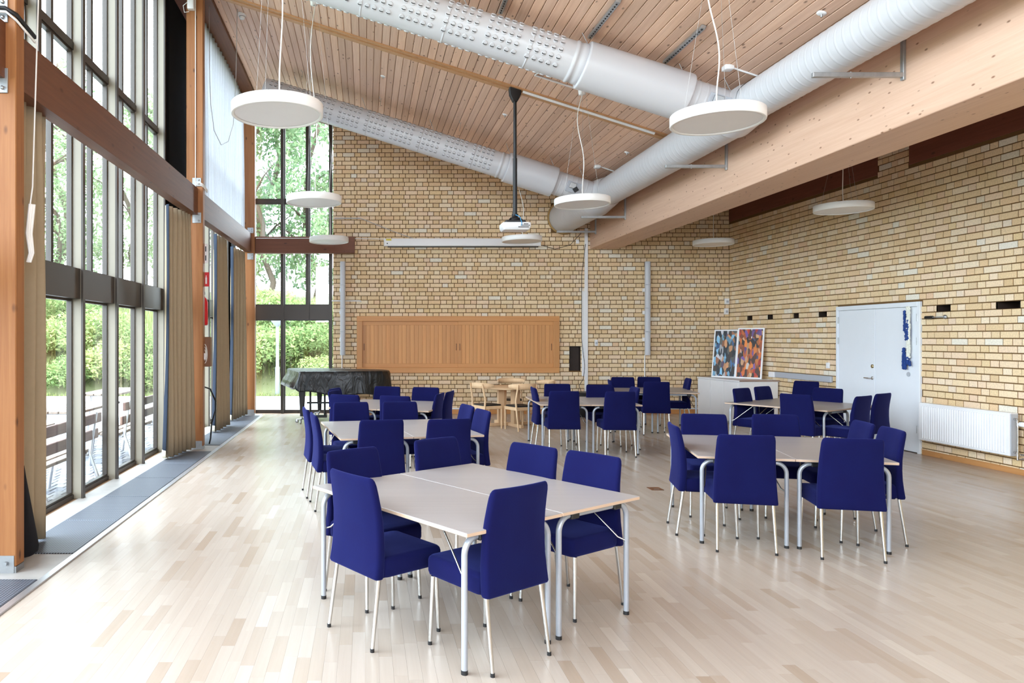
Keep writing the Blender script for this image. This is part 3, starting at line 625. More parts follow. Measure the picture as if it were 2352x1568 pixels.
# ---- round wooden table with four bentwood chairs
rt = thing('round_table', (2.78, 14.15, 0), rad(20), 'round beech pedestal table near the end wall', 'table')
MB().lathe([(0.0, 0.725), (0.55, 0.725), (0.565, 0.73), (0.565, 0.75), (0.555, 0.756), (0, 0.756)], 40, caps=False).build('tabletop', M['beech'], rt)
for k in range(4):
    a = k * PI / 2; Mx = Matrix.Rotation(a, 4, 'Z')
    MB().bbox(0.12, 0.24, -0.03, 0.03, 0.05, 0.725, 0.004, 1, Mx).build('column_board', M['beech'], rt)
    MB().bbox(0.03, 0.50, -0.035, 0.035, 0.0, 0.06, 0.008, 1, Mx).build('foot', M['beech'], rt)
def wood_chair():
    r = thing('bentwood_chair', (0, 0, 0)); r['category'] = 'chair'
    for sx in (-1, 1):
        MB().tube([(sx * 0.19, 0.19, 0.0), (sx * 0.2, 0.18, 0.43)], [0.014, 0.018], 8).build('leg', M['beech'], r)
        MB().tube([(sx * 0.2, -0.26, 0.0), (sx * 0.205, -0.20, 0.40), (sx * 0.215, -0.19, 0.55), (sx * 0.2, -0.25, 0.85)], [0.014, 0.019, 0.018, 0.015], 8).build('leg', M['beech'], r)
    m = MB(); 
    for a0, a1 in ((( -0.2, -0.2), (0.2, -0.2)), ((-0.2, 0.18), (0.2, 0.18)), ((-0.2, -0.2), (-0.2, 0.18)), ((0.2, -0.2), (0.2, 0.18))):
        m.bbox(min(a0[0], a1[0]) - 0.012, max(a0[0], a1[0]) + 0.012, min(a0[1], a1[1]) - 0.012, max(a0[1], a1[1]) + 0.012, 0.375, 0.435, 0.004, 1)
    m.build('seat_frame', M['beech'], r)
    m = MB(); m.loft([[Vector((x * k, y * k, z)) for x, y in rr_ring(0.41, 0.40, 0.06, 4)] for z, k in ((0.436, 0.98), (0.445, 1.0), (0.458, 0.97), (0.462, 0.85))]); m.build('seat', M['black'], r)
    rings = []
    for k in range(17):
        a = PI + PI * k / 16; t = abs(k - 8) / 8; h = 0.055 * (1 - 0.55 * t ** 3); c_ = Vector((0.27 * math.cos(a), -0.045 + 0.235 * math.sin(a), 0.815)); n = Vector((math.cos(a), math.sin(a), 0.12))
        rings.append([c_ + n * 0.011 + Vector((0, 0, h)), c_ - n * 0.011 + Vector((0, 0, h)), c_ - n * 0.011 - Vector((0, 0, h)), c_ + n * 0.011 - Vector((0, 0, h))])
    MB().loft(rings).build('back_rail', M['beech'], r)
    return r
wc = wood_chair(); kids(wc); [kids(k) for k in kids(wc)]
for i, (x, y, f, lb) in enumerate(((2.30, 13.75, 25, 'left of the round table'), (2.86, 13.5, 112, 'with its back to the camera'), (2.98, 14.88, 262, 'behind the round table'), (3.44, 14.35, 190, 'right of the round table'))):
    lab = 'pale bentwood chair with a dark seat, ' + lb
    if i == 0: wc.location = (x, y, 0); wc.rotation_euler = (0, 0, rad(f) - PI / 2); tag(wc, lab, None, 'bentwood chairs around the round table')
    else: dup(wc, (x, y, 0), rad(f) - PI / 2, lab, 'bentwood chairs around the round table')
# ---- grand piano under a black cover
pi = thing('grand_piano', (-0.6, 15.2, 0), 0, 'grand piano under a glossy black cover by the end window', 'piano')
O = Vector((-0.6, 15.2, 0))
def smooth_loop(pts, n):
    pts = [Vector(p) for p in pts]; out = []; k = len(pts)
    for i in range(k):
        p0, p1_, p2_, p3_ = pts[i - 1], pts[i], pts[(i + 1) % k], pts[(i + 2) % k]
        for j in range(n):
            t = j / n; out.append(0.5 * ((2 * p1_) + (p2_ - p0) * t + (2 * p0 - 5 * p1_ + 4 * p2_ - p3_) * t * t + (3 * p1_ - p0 - 3 * p2_ + p3_) * t ** 3))
    return out
ol = [(-1.31, 14.40), (-1.2, 14.385), (-0.9, 14.39), (-0.3, 14.42), (0.05, 14.47), (0.33, 14.57), (0.48, 14.78), (0.47, 15.05), (0.3, 15.3), (-0.1, 15.55), (-0.6, 15.85), (-0.95, 15.97), (-1.6, 15.98), (-1.72, 15.94), (-1.68, 15.75), (-1.5, 15.1), (-1.36, 14.55)]
lp = smooth_loop([(x, y, 0) for x, y in ol], 6); ctr = Vector((-0.6, 15.2, 0)); rings = []
for z, k, wv in ((1.045, 0.05, 0), (1.045, 0.6, 0), (1.042, 0.95, 0), (1.035, 0.985, 0), (1.015, 1.0, 0.0), (0.93, 1.008, 0.35), (0.82, 1.012, 0.7), (0.70, 1.016, 1.0), (0.60, 1.02, 1.2), (0.575, 1.02, 1.25), (0.575, 0.99, 1.0), (0.62, 0.97, 0.4)):
    ring = []
    for i, p in enumerate(lp):
        d = (p - ctr); dn = d.normalized(); w = wv * (0.012 * math.sin(i * 0.9) + 0.010 * math.sin(i * 0.37 + 1) + 0.006 * math.sin(i * 2.1))
        left = max(0, min(1, (-p.x - 0.75) / 0.6)); zz = z + (0.09 * left * (1 if z < 0.7 else 0)) - (0.015 * math.sin(i * 0.5) if z < 0.65 else 0)
        bulge = 0.14 * left * max(0, 1 - abs(z - 0.72) / 0.22) * max(0, min(1, (-p.x - 1.2) / 0.25))
        q = ctr + d * k + dn * w + Vector((-bulge, 0, 0)); ring.append(Vector((q.x, q.y, zz)) - O)
    rings.append(ring)
MB().loft(rings, True).build('cover', M['pianocover'], pi)
for x, y in ((-1.27, 14.52), (-1.0, 15.75), (0.2, 14.95)):
    x -= O.x; y -= O.y; m = MB()
    m.loft([[Vector((x + a * k, y + b_ * k, z)) for a, b_ in rr_ring(1, 1, 0.1, 3)] for z, k in ((0.14, 0.075), (0.45, 0.105), (0.72, 0.135))]); lg = m.build('leg', M['black'], pi)
    m = MB()
    for a in (0.4, 0.4 + 2 * PI / 3, 0.4 + 4 * PI / 3):
        e = Vector((x + 0.14 * math.cos(a), y + 0.14 * math.sin(a), 0.07)); m.tube([(x, y, 0.13), (x, y, 0.09), tuple(e)], 0.014, 6)
        m.lathe([(0.0, -0.012), (0.035, -0.012), (0.035, 0.012), (0, 0.012)], 12, M=Matrix.Translation((e.x, e.y, 0.036)) @ Matrix.Rotation(PI / 2, 4, 'X') @ Matrix.Rotation(a, 4, 'Y'), caps=False)
    m.build('caster', M['steel'], lg)
m = MB()
for x in (-1.15, -0.85): m.tube([(x - O.x, 15.1 - O.y, 0.10), (x - O.x, 15.1 - O.y, 0.66)], 0.022, 8)
m.bbox(-1.22 - O.x, -0.74 - O.x, 15.06 - O.y, 15.15 - O.y, 0.34, 0.375, 0.005, 1); m.bbox(-1.18 - O.x, -0.8 - O.x, 15.0 - O.y, 15.16 - O.y, 0.06, 0.10, 0.005, 1); m.build('pedal_lyre', M['black'], pi)
# ---- shuttered serving hatch in the end wall
sh = thing('sliding_shutter', (2.065, YB, 0.92), 0, 'long oak hatch with two boarded sliding shutters in brick wall', 'shutter')
xa, xb, za, zb = -0.2 - 2.065, 4.33 - 2.065, 0.0, 1.27
m = MB()
for a in ((xa, xb, zb - 0.115, zb), (xa, xb, za, za + 0.12)): m.bbox(a[0], a[1], -0.06, 0.02, a[2], a[3], 0.005, 1)
fr = m.build('frame', M['oakx'], sh)
m = MB()
for a in ((xa, xa + 0.125), (xb - 0.135, xb)): m.bbox(a[0], a[1], -0.06, 0.02, za + 0.12, zb - 0.115, 0.005, 1)
m.build('stile', M['oak'], fr)
m = MB().box(xa + 0.1, xb - 0.1, 0.005, 0.02, za + 0.1, zb - 0.1); m.build('back_board', M['oak'], sh)
for s, x0, x1, y0, nbd in ((0, xa + 0.125, 0.005, -0.012, 22), (1, -0.0, xb - 0.135, -0.036, 23)):
    w = x1 - x0; m = MB(); z0, z1 = za + 0.12, zb - 0.115
    m.bbox(x0, x1, y0, y0 + 0.02, z0, z0 + 0.09, 0.003, 1); m.bbox(x0, x1, y0, y0 + 0.02, z1 - 0.085, z1, 0.003, 1)
    p = m.build('shutter_rail', M['oakx'], sh)
    m = MB(); m.bbox(x0, x0 + 0.085, y0, y0 + 0.02, z0 + 0.09, z1 - 0.085, 0.003, 1); m.bbox(x1 - 0.085, x1, y0, y0 + 0.02, z0 + 0.09, z1 - 0.085, 0.003, 1); m.build('shutter_stile', M['oak'], p)
    bw = (w - 0.17) / nbd
    for i in range(nbd):
        xx = x0 + 0.085 + i * bw; MB().bbox(xx + 0.002, xx + bw - 0.002, y0 + 0.006, y0 + 0.02, z0 + 0.088, z1 - 0.083, 0.003, 1, None, 0, R.random()).build('shutter_board', M['oak'], p)
    for hx in (x0 + 0.04, x1 - 0.04):
        MB().bbox(hx - 0.011, hx + 0.011, y0 - 0.002, y0 + 0.006, 0.5, 0.66, 0.008, 2).build('finger_pull', M['walnut'], p)
# ---- projection screen case, projector
sc_ = thing('projection_screen', (2.15, YB - 0.07, 3.83), 0, 'rolled-up white projection screen case on the brick wall', 'projection screen')
MB().bbox(-1.74, 1.73, -0.07, 0.06, -0.085, 0.085, 0.012, 2).build('case', M['white'], sc_)
for s in (-1, 1): MB().bbox(s * 1.735 - 0.012, s * 1.735 + 0.012, -0.074, 0.062, -0.088, 0.088, 0.008, 1).build('end_cap', M['white'], sc_)
MB().box(-1.70, -1.58, -0.0715, -0.0705, 0.035, 0.075).build('warning_label', M['yellow'], sc_)
MB().box(-1.66, 1.7, -0.02, 0.03, -0.105, -0.084).build('screen_hem', M['black'], sc_)
MB().lathe([(0.014, 0), (0.014, 0.003)], 10, M=Matrix.Translation((-1.67, -0.07, -0.03)) @ Matrix.Rotation(PI / 2, 4, 'X')).build('button', M['black'], sc_)
pj = thing('projector', (2.31, 11.25, 3.36), 0, 'white projector hanging on a long black pole', 'projector')
zt = ceilz(2.31) - 0.05 - 3.36
MB().tube([(0, 0, 0.25), (0, 0, 1.12)], 0.033, 14).build('pole', M['black'], pj)
MB().tube([(0, 0, 1.10), (0, 0, zt - 0.02)], 0.026, 14).build('pole', M['black'], pj)
m = MB(); m.loft([[Vector((x, y, z)) for x, y in rr_ring(w, 0.1, 0.01, 3)] for z, w in ((zt - 0.16, 0.07), (zt - 0.06, 0.17), (zt + 0.05, 0.19))]); m.build('ceiling_bracket', M['black'], pj)
m = MB().bbox(-0.16, 0.14, -0.12, 0.12, 0.11, 0.155, 0.01, 1); m.lathe([(0.08, 0.15), (0.08, 0.19), (0.05, 0.2), (0.05, 0.26)], 14); m.tube([(-0.15, -0.1, 0.1), (-0.06, 0, 0.2)], 0.014, 6); m.tube([(0.17, -0.1, 0.1), (0.06, 0, 0.2)], 0.014, 6); m.build('mount', M['black'], pj)
m = MB(); m.loft([[Vector((x * k, y * k, z)) for x, y in rr_ring(0.44, 0.33, 0.04, 5)] for z, k in ((0.0, 0.86), (0.012, 0.93), (0.06, 1.0), (0.1, 1.0), (0.112, 0.96))]); bd = m.build('body', M['white'], pj)
m = MB()
for i in range(9): m.box(0.02 + i * 0.018, 0.032 + i * 0.018, -0.167, -0.16, 0.03 + 0.0 * i, 0.045)
for i in range(7): m.box(0.055 + i * 0.02, 0.07 + i * 0.02, -0.167, -0.16, 0.056, 0.07)
m.box(0.10, 0.17, -0.167, -0.16, 0.078, 0.09); m.build('ports', M['black'], bd)
MB().tube([(0.0, -0.05, 0.24), (0.05, -0.12, 0.2), (0.07, -0.17, 0.1), (0.065, -0.172, 0.06)], 0.006, 6).build('cable', M['blueplastic'], pj)
# ---- column speakers
for px, lb, xx in ((790, 'left of the oak hatch', -0.51), (1483, 'right of the wall conduit', 6.27)):
    cs = thing('column_speaker', (xx, YB - 0.13, 1.32), 0, 'tall grey column loudspeaker on the brick wall, ' + lb, 'loudspeaker', 'column loudspeakers on the end wall')
    for z in (0, 1.04): MB().loft([[Vector((x * k, y * k, z + zz)) for x, y in rr_ring(0.115, 0.12, 0.045, 5)] for zz, k in ((0, 0.95), (0.01, 1), (1.03, 1), (1.038, 0.95))]).build('cabinet', M['mesh'], cs)
    for z in (0.52, 1.04, 1.56): MB().bbox(-0.06, 0.06, -0.064, 0.06, z - 0.005, z + 0.008, 0.003, 1).build('band', M['grey'], cs)
    for z in (0.35, 0.95, 1.45): MB().bbox(-0.075, -0.02, 0.03, 0.128, z - 0.04, z + 0.04, 0.005, 1).build('wall_bracket', M['white'], cs)
    MB().tube([(-0.02, 0.115, 0.0), (-0.02, 0.115, -1.17)], 0.011, 8).build('cable_tube', M['white'], cs)
o = MB().tube([(-0.76, YB - 0.04, 2.53), (-0.12, YB - 0.04, 2.53), (-0.10, YB - 0.05, 2.51)], 0.014, 8).build('curtain_rod', M['white']); tag(o, 'short white rod crossing behind the left column loudspeaker', 'rod')
# ---- conduits and small wall devices
o = MB().bbox(4.90, 4.97, YB - 0.05, YB - 0.005, 0.13, 4.15, 0.006, 1); o.bbox(4.84, 4.90, YB - 0.04, YB - 0.005, 0.85, 2.75, 0.006, 1); o = o.build('cable_trunking', M['white']); tag(o, 'white vertical cable trunking on the end wall', 'cable trunking')
o = MB().tube([P(1345, 560, 16.2), P(1336, 630, 16.22), P(1336, 780, 16.22), P(1343, 840, 16.2), P(1340, 870, 16.15), P(1330, 885, 16.05), P(1335, 900, 15.9)], 0.006, 6).build('loose_cable', M['black']); tag(o, 'thin black cable running down beside the white trunking', 'cable')
o = MB().bbox(4.42, 4.95, 15.6, 16.15, 0.0, 0.52, 0.02, 2); o = o.build('black_amplifier_box', M['black']); tag(o, 'black box on the floor below the trunking', 'box')
def device(name, px, py, wpx, hpx, Y, lab, cat, mat='white', dep=0.03, knob=True):
    c_ = P(px, py, Y); w, h = wpx * Y / F / 2, hpx * Y / F / 2
    t = thing(name, (c_.x, YB, c_.z), 0, lab, cat); MB().bbox(-w, w, -dep, 0.0, -h, h, 0.005, 2).build('housing', M[mat], t)
    if knob: MB().bbox(-w * 0.6, w * 0.6, -dep - 0.006, -dep + 0.002, -h * 0.5, h * 0.3, 0.003, 1).build('cover', M['grey'], t)
device('thermostat', 1369, 787, 7, 14, 16.3, 'small white thermostat on the end wall right of trunking', 'thermostat')
device('wall_panel', 1645, 792, 10, 17, 16.3, 'white control panel on the end wall above the cabinet', 'switch')
device('motion_detector', 1668, 692, 9, 13, 16.3, 'upper white detector in the brick corner', 'detector', dep=0.06)
device('motion_detector', 1667, 715, 9, 14, 16.3, 'lower white detector in the brick corner', 'detector', dep=0.05)
device('socket_box', 1326, 555, 7, 9, 16.3, 'small white junction box under the end of the duct', 'junction box', knob=False)
sw = thing('light_switch', (XR, 8.15 * F / (1903 - VX), 1.22), 0, 'white light switch left of the double door', 'switch')
MB().bbox(-0.02, 0, -0.045, 0.045, -0.05, 0.05, 0.005, 2).build('plate', M['white'], sw); MB().bbox(-0.026, -0.018, -0.025, 0.025, -0.028, 0.028, 0.003, 1).build('rocker', M['white'], sw)
lr = thing('trunking_rail', (XR, 13.6, 0.98), 0, 'grey horizontal rail on the right wall beside the door', 'rail')
MB().bbox(-0.05, -0.005, -0.93, 0.80, -0.055, 0.055, 0.008, 1).build('rail_body', M['grey'], lr); MB().bbox(-0.07, -0.005, 0.80, 1.0, -0.06, 0.05, 0.01, 1).build('rail_end', M['white'], lr)
hk = thing('door_hook', (XR - 0.02, 10.35, 2.0), 0, 'metal door holder hook on the brick beside the door', 'hook')
MB().tube([(-0.01, -0.15, 0), (-0.03, -0.14, 0), (-0.03, 0.05, 0.0)], 0.008, 8).build('rod', M['steel'], hk); MB().tube([(-0.03, 0.04, 0), (-0.03, 0.17, 0)], 0.022, 8).build('grip', M['black'], hk); MB().lathe([(0.03, 0), (0.03, 0.01), (0.01, 0.02)], 12, M=Matrix.Translation((0.0, -0.15, 0)) @ Matrix.Rotation(-PI / 2, 4, 'Y')).build('rosette', M['steel'], hk)
gd = thing('yarn_garland', (XR - 0.05, 10.86, 1.3), 0, 'blue and white yarn garland hanging on the door edge', 'garland')
def zig(y, z0, z1, n, r, mat):
    m = MB()
    for i in range(n):
        z = z0 + (z1 - z0) * i / max(1, n - 1); m.lathe([(0.0, -r), (r * 0.8, -r * 0.5), (r, 0), (r * 0.8, r * 0.5), (0, r)], 7, (R.uniform(-0.01, 0), y + R.uniform(-0.006, 0.006), z), caps=False)
    m.build('garland_strand', M[mat], gd)
zig(0.0, 0.05, 0.86, 40, 0.02, 'cream'); zig(-0.03, 0.12, 0.86, 36, 0.018, 'cream'); zig(0.06, 0.52, 0.80, 16, 0.022, 'navy'); zig(0.02, 0.38, 0.66, 16, 0.026, 'navy'); zig(-0.01, 0.38, 0.66, 16, 0.026, 'navy')
zig(0.08, -0.05, 0.24, 16, 0.024, 'navy'); zig(0.05, -0.05, 0.14, 12, 0.024, 'navy'); zig(0.0, 0.02, 0.12, 6, 0.026, 'navy'); zig(-0.04, 0.0, 0.05, 4, 0.02, 'navy')
MB().lathe([(0.035, 0), (0.035, 0.006)], 12, M=Matrix.Translation((0.03, 0.03, -0.14)) @ Matrix.Rotation(-PI / 2, 4, 'Y')).build('door_disc', M['grey'], gd)
# ---- radiator
rd = thing('radiator', (XR - 0.115, 9.76, 0.0), 0, 'white panel radiator on the right wall', 'radiator')
m = MB(); ys = []; n = 34; z0, z1 = 0.27, 0.73
MB().bbox(-0.05, -0.035, -0.74, 0.74, 0.24, 0.765, 0.004, 1).build('front_panel', M['white'], rd)
for i in range(n):
    y = -0.69 + 1.38 * (i + 0.5) / n; m.bbox(-0.056, -0.046, y - 0.012, y + 0.012, z0, z1, 0.004, 1)
m.build('ridges', M['white'], rd); MB().bbox(-0.036, 0.05, -0.75, 0.75, 0.755, 0.772, 0.003, 1).build('top_grille', M['white'], rd)
for s in (-1, 1): MB().bbox(-0.04, 0.05, s * 0.745 - 0.006, s * 0.745 + 0.006, 0.24, 0.765, 0.003, 1).build('side_panel', M['grey'], rd)
MB().bbox(0.03, 0.09, -0.7, 0.7, 0.27, 0.73, 0.003, 1).build('back_panel', M['white'], rd)
m = MB().tube([(0.0, -0.75, 0.70), (0.0, -0.80, 0.70), (0.0, -0.80, 0.6)], 0.014, 8); m.tube([(0.0, -0.80, 0.62), (0.0, -0.80, 0.2)], 0.009, 8); m.tube([(0, -0.75, 0.29), (0, -0.80, 0.29), (0, -0.80, 0.20), (0.02, -0.85, 0.22), (0.02, -1.5, 0.22)], 0.013, 8); m.tube([(0.02, -0.82, 0.27), (0.02, -1.5, 0.27)], 0.011, 8); m.build('pipework', M['chrome'], rd)
m = MB().tube([(0.0, -0.82, 0.645), (0.0, -0.84, 0.645), (0.0, -0.93, 0.645), (0, -0.945, 0.645)], [0.018, 0.03, 0.033, 0.02], 14); m.build('thermostat_knob', M['white'], rd)
# ---- white cabinet with two paintings
cb = thing('white_cabinet', (7.62, 14.95, 0), rad(6), 'low white cabinet in the corner under the paintings', 'cabinet')
MB().bbox(-0.40, 0.42, -0.70, 0.72, 0.04, 0.84, 0.004, 1).build('body', M['white'], cb)
MB().bbox(-0.42, 0.44, -0.72, 0.74, 0.842, 0.87, 0.004, 1).build('top', M['white'], cb)
MB().box(-0.36, 0.38, -0.66, 0.68, 0, 0.04).build('plinth', M['grey'], cb)
for i in range(3):
    y0 = -0.695 + i * 0.47; MB().bbox(-0.418, -0.402, y0 + 0.003, y0 + 0.465, 0.06, 0.835, 0.003, 1).build('door', M['white'], cb)
MB().bbox(-0.40, 0.44, -0.7205, -0.72 + 0.003, 0.85, 0.868, 0.001, 1).build('top_edge', M['walnut'], cb)
A1 = art('painting_blue_shards', [(0, col(26, 34, 44)), (0.18, col(58, 44, 36)), (0.32, col(60, 96, 140)), (0.44, col(120, 170, 200)), (0.54, col(150, 96, 66)), (0.62, col(190, 190, 196)), (0.70, col(84, 84, 78)), (0.8, col(196, 140, 96)), (0.88, col(20, 24, 34)), (0.95, col(92, 70, 96))], (20, 20, 8))
A2 = art('painting_orange_shards', [(0, col(196, 96, 36)), (0.16, col(86, 44, 24)), (0.30, col(150, 74, 34)), (0.42, col(40, 28, 24)), (0.54, col(196, 150, 110)), (0.64, col(108, 76, 140)), (0.72, col(210, 120, 44)), (0.82, col(60, 66, 104)), (0.9, col(176, 44, 30)), (0.96, col(224, 214, 204))], (22, 22, 8.5))
for i, (am, xl, yl, w, h, lb) in enumerate(((A1, 7.52, 15.30, 0.50, 1.02, 'left, in blues and browns'), (A2, 7.81, 14.86, 0.52, 1.05, 'right, in oranges and purples'))):
    pt = thing('painting', (xl, yl, 0.872), rad(-50), 'unframed abstract painting leaning on the white cabinet, ' + lb, 'painting', 'paintings on the cabinet'); tilt = Matrix.Rotation(rad(-9), 4, 'X')
    MB().bbox(-w / 2, w / 2, 0, 0.035, 0, h, 0.003, 1, tilt).build('panel', M['white'], pt); MB().bbox(-w / 2 + 0.028, w / 2 - 0.028, -0.003, 0.002, 0.028, h - 0.028, 0.0008, 1, tilt).build('painted_face', am, pt)
# ---- floor hatch plate
fh = thing('floor_socket', FL(1505, 1122.5), 0, 'small brown floor socket plate in the parquet', 'floor socket')
fh.location.z = 0; MB().bbox(-0.07, 0.07, -0.075, 0.075, 0.0005, 0.006, 0.002, 1).build('lid', M['walnut'], fh); MB().bbox(-0.03, 0.03, -0.05, -0.03, 0.005, 0.009, 0.001, 1).build('catch', M['steel'], fh)
# ================================================================== ducts
def frame_of(p0, p1_, up=Vector((0, 0, 1))):
    a = (p1_ - p0).normalized(); side = Vector((0, -1, 0)) if abs(a.y) < 0.9 else Vector((-1, 0, 0)); side = (side - a * side.dot(a)).normalized(); n = a.cross(side).normalized()
    if n.z < 0: n = -n
    return a, side, n
def support(prof):                          # extra loops beside every ridge so that long straight runs shade evenly
    out = [prof[0]]
    for (d0, r0), (d1_, r1) in zip(prof, prof[1:]):
        if d1_ - d0 > 0.05:
            for d in (d0 + 0.012, d1_ - 0.012): out.append((d, r0 + (r1 - r0) * (d - d0) / (d1_ - d0)))
        out.append((d1_, r1))
    return out
def cyl(mb, p0, p1_, prof, n=40, mi=0):     # prof: (distance along, radius)
    a, s, u_ = frame_of(p0, p1_); prof = support(prof); rings = [[p0 + a * d + s * (r * math.cos(2 * PI * k / n)) + u_ * (r * math.sin(2 * PI * k / n)) for k in range(n)] for d, r in prof]
    return mb.loft(rings, False, True, mi)
def ribs(L, r, pitch, h, d0=0.0):
    out = []; d = 0
    while d < L - pitch:
        out += [(d0 + d, r), (d0 + d + pitch * 0.72, r), (d0 + d + pitch * 0.82, r + h), (d0 + d + pitch * 0.92, r)]; d += pitch
    return out + [(d0 + L, r)]
md = thing('main_duct', (4.6, 8, 4.4), 0, 'thick white ventilation duct running along the glulam beam', 'duct'); DO = Vector((4.6, 8, 4.4))
def dl(x, y, z): return Vector((x, y, z)) - DO
YN, YF = 8.93, 13.97
for nm_, pa, pc, r in (('duct_run', (4.60, -4.0, 4.51), (4.60, YN - 0.32, 4.51), 0.226), ('duct_run', (4.60, YN + 0.3, 4.475), (4.60, YF - 0.32, 4.475), 0.262), ('duct_run', (4.50, YF + 0.32, 4.42), (4.45, YB + 0.15, 4.40), 0.345)):
    p0, p1_ = dl(*pa), dl(*pc); L = (p1_ - p0).length; m = MB(); cyl(m, p0, p1_, ribs(L, r, 0.115, 0.0035)); m.build(nm_, M['duct'], md)
cylj = [((4.60, YN - 0.34, 4.51), (4.60, YN + 0.32, 4.475), [(0, 0.232), (0.1, 0.236), (0.14, 0.262), (0.5, 0.29), (0.57, 0.262), (0.68, 0.265)]), ((4.60, YF - 0.34, 4.475), (4.50, YF + 0.36, 4.42), [(0, 0.268), (0.08, 0.272), (0.14, 0.29), (0.45, 0.33), (0.6, 0.352), (0.73, 0.350)])]
for pa, pc, prof in cylj: m = MB(); cyl(m, dl(*pa), dl(*pc), prof); m.build('tee_joint', M['duct'], md)
m = MB(); m.lathe([(0.345, 0), (0.375, 0), (0.385, 0.012), (0.345, 0.02)], 40, M=Matrix.Translation(dl(4.45, YB - 0.004, 4.40)) @ Matrix.Rotation(PI / 2, 4, 'X'), caps=False); m.build('wall_collar', M['tan'], md)
def basis(a, t, n, p):
    if a.cross(t).dot(n) < 0: a = -a
    return Matrix(((a.x, t.x, n.x, p.x), (a.y, t.y, n.y, p.y), (a.z, t.z, n.z, p.z), (0, 0, 0, 1)))
def nozzle():
    m = MB(); n = 12; Rn, h = 0.031, 0.012; prof = [(Rn + 0.003, 0), (Rn, h * 0.8), (Rn - 0.006, h), (Rn - 0.012, h * 0.9), (0.0005, h * 1.15)]
    m.lathe(prof, n, caps=False); pts = []
    for k in range(7): t = -1 + k / 3.0; pts.append((t * 0.024, -0.006 - 0.006 * (1 - t * t)))
    vs = [Vector((x, y + 0.005, h * 1.25)) for x, y in pts] + [Vector((x, y - 0.004 + 0.0 * x, h * 1.25)) for x, y in pts[::-1]]
    m.add(vs, [list(range(len(vs)))[::-1]], 0, 1); return m.mesh('nozzle', [M['duct'], M['hole']])
NZ = nozzle()
def branch(Y, base, xs, xsil, xrib, xe, ngr, rows, lab):
    br = thing('branch_duct', (0, Y, base), 0, lab, 'duct', 'branch ducts with round air nozzles')
    zc = lambda x: CSL * x; pt = lambda x: Vector((x, 0, zc(x))); k = math.hypot(1, CSL); r = 0.238
    a, s, u_ = frame_of(pt(0), pt(1)); L = (xsil - xs) * k
    m = MB(); prof = [(0.0, 0.001), (0.004, r - 0.01), (0.012, r)]; d = 1.05
    while d < L - 0.3: prof += [(d - 0.006, r), (d - 0.004, r + 0.003), (d + 0.004, r + 0.003), (d + 0.006, r)]; d += 1.05
    prof += [(L - 0.16, r), (L - 0.15, r + 0.012), (L - 0.12, r + 0.012), (L - 0.11, r), (L - 0.07, r), (L - 0.06, r + 0.008), (L - 0.02, r + 0.008), (L, r)]
    cyl(m, pt(xs), pt(xsil), prof); m.build('nozzle_duct', M['duct'], br)
    m = MB(); L2 = (xrib - xsil) * k; cyl(m, pt(xsil), pt(xrib), [(-0.004, r), (0.0, 0.278), (0.012, 0.284), (L2 - 0.012, 0.284), (L2, 0.278), (L2 + 0.004, 0.235)]); m.build('silencer', M['duct'], br)
    m = MB(); cyl(m, pt(xrib), pt(xe), ribs((xe - xrib) * k, 0.228, 0.10, 0.006)); m.build('collar_duct', M['duct'], br)
    for g in range(ngr):
        for c_ in range(5):
            dd = L - 0.34 - g * 0.527 - c_ * 0.09
            if dd < 0.08: continue
            for phi in rows:
                ph = rad(phi); nrm = s * math.cos(ph) + u_ * math.sin(ph); tn = -s * math.sin(ph) + u_ * math.cos(ph); pos = pt(xs) + a * dd + nrm * (r - 0.002)
                Mx = basis(a, tn, nrm, pos)
                o = link('nozzle', NZ, br); o.matrix_local = Mx
    xm = xrib + 0.33; ph = rad(-12); nrm = s * math.cos(ph) + u_ * math.sin(ph); tn = -s * math.sin(ph) + u_ * math.cos(ph); pos = pt(xm) + nrm * 0.235
    Mx = basis(a, tn, nrm, pos)
    dm = MB().bbox(-0.14, 0.14, -0.10, 0.10, -0.01, 0.012, 0.004, 1, Mx).build('damper_plate', M['grey'], br); MB().bbox(-0.10, 0.02, -0.02, 0.08, 0.01, 0.05, 0.006, 1, Mx).build('damper_motor', M['steel'], dm)
    MB().bbox(-0.045, 0.045, -0.085, 0.0, 0.05, 0.062, 0.006, 1, Mx @ Matrix.Rotation(0.9, 4, 'Z')).build('damper_lever', M['blueplastic'] if Y < 10 else M['black'], dm)
    for xh in (xs + 0.6, xs + 1.9, xs + 3.2, xsil + 0.02, xrib - 0.05, xrib + 0.5):
        p = pt(xh) + u_ * 0.23; top = Vector((xh - 0.02, 0, ceilz(xh) - base)); MB().tube([p, top], 0.004, 5).build('hanger_wire', M['steel'], br)
    return br
branch(YN, 5.90, -2.0, 2.66, 3.92, 4.5, 8, (65, 43, 20, -2.3, -24.4, -47, -111), 'nearer white branch duct with round air nozzles')
branch(YF, 5.84, -1.95, 2.70, 3.62, 4.5, 9, (58, 38, 18, -4.5, -26, -48), 'farther white branch duct with round air nozzles')
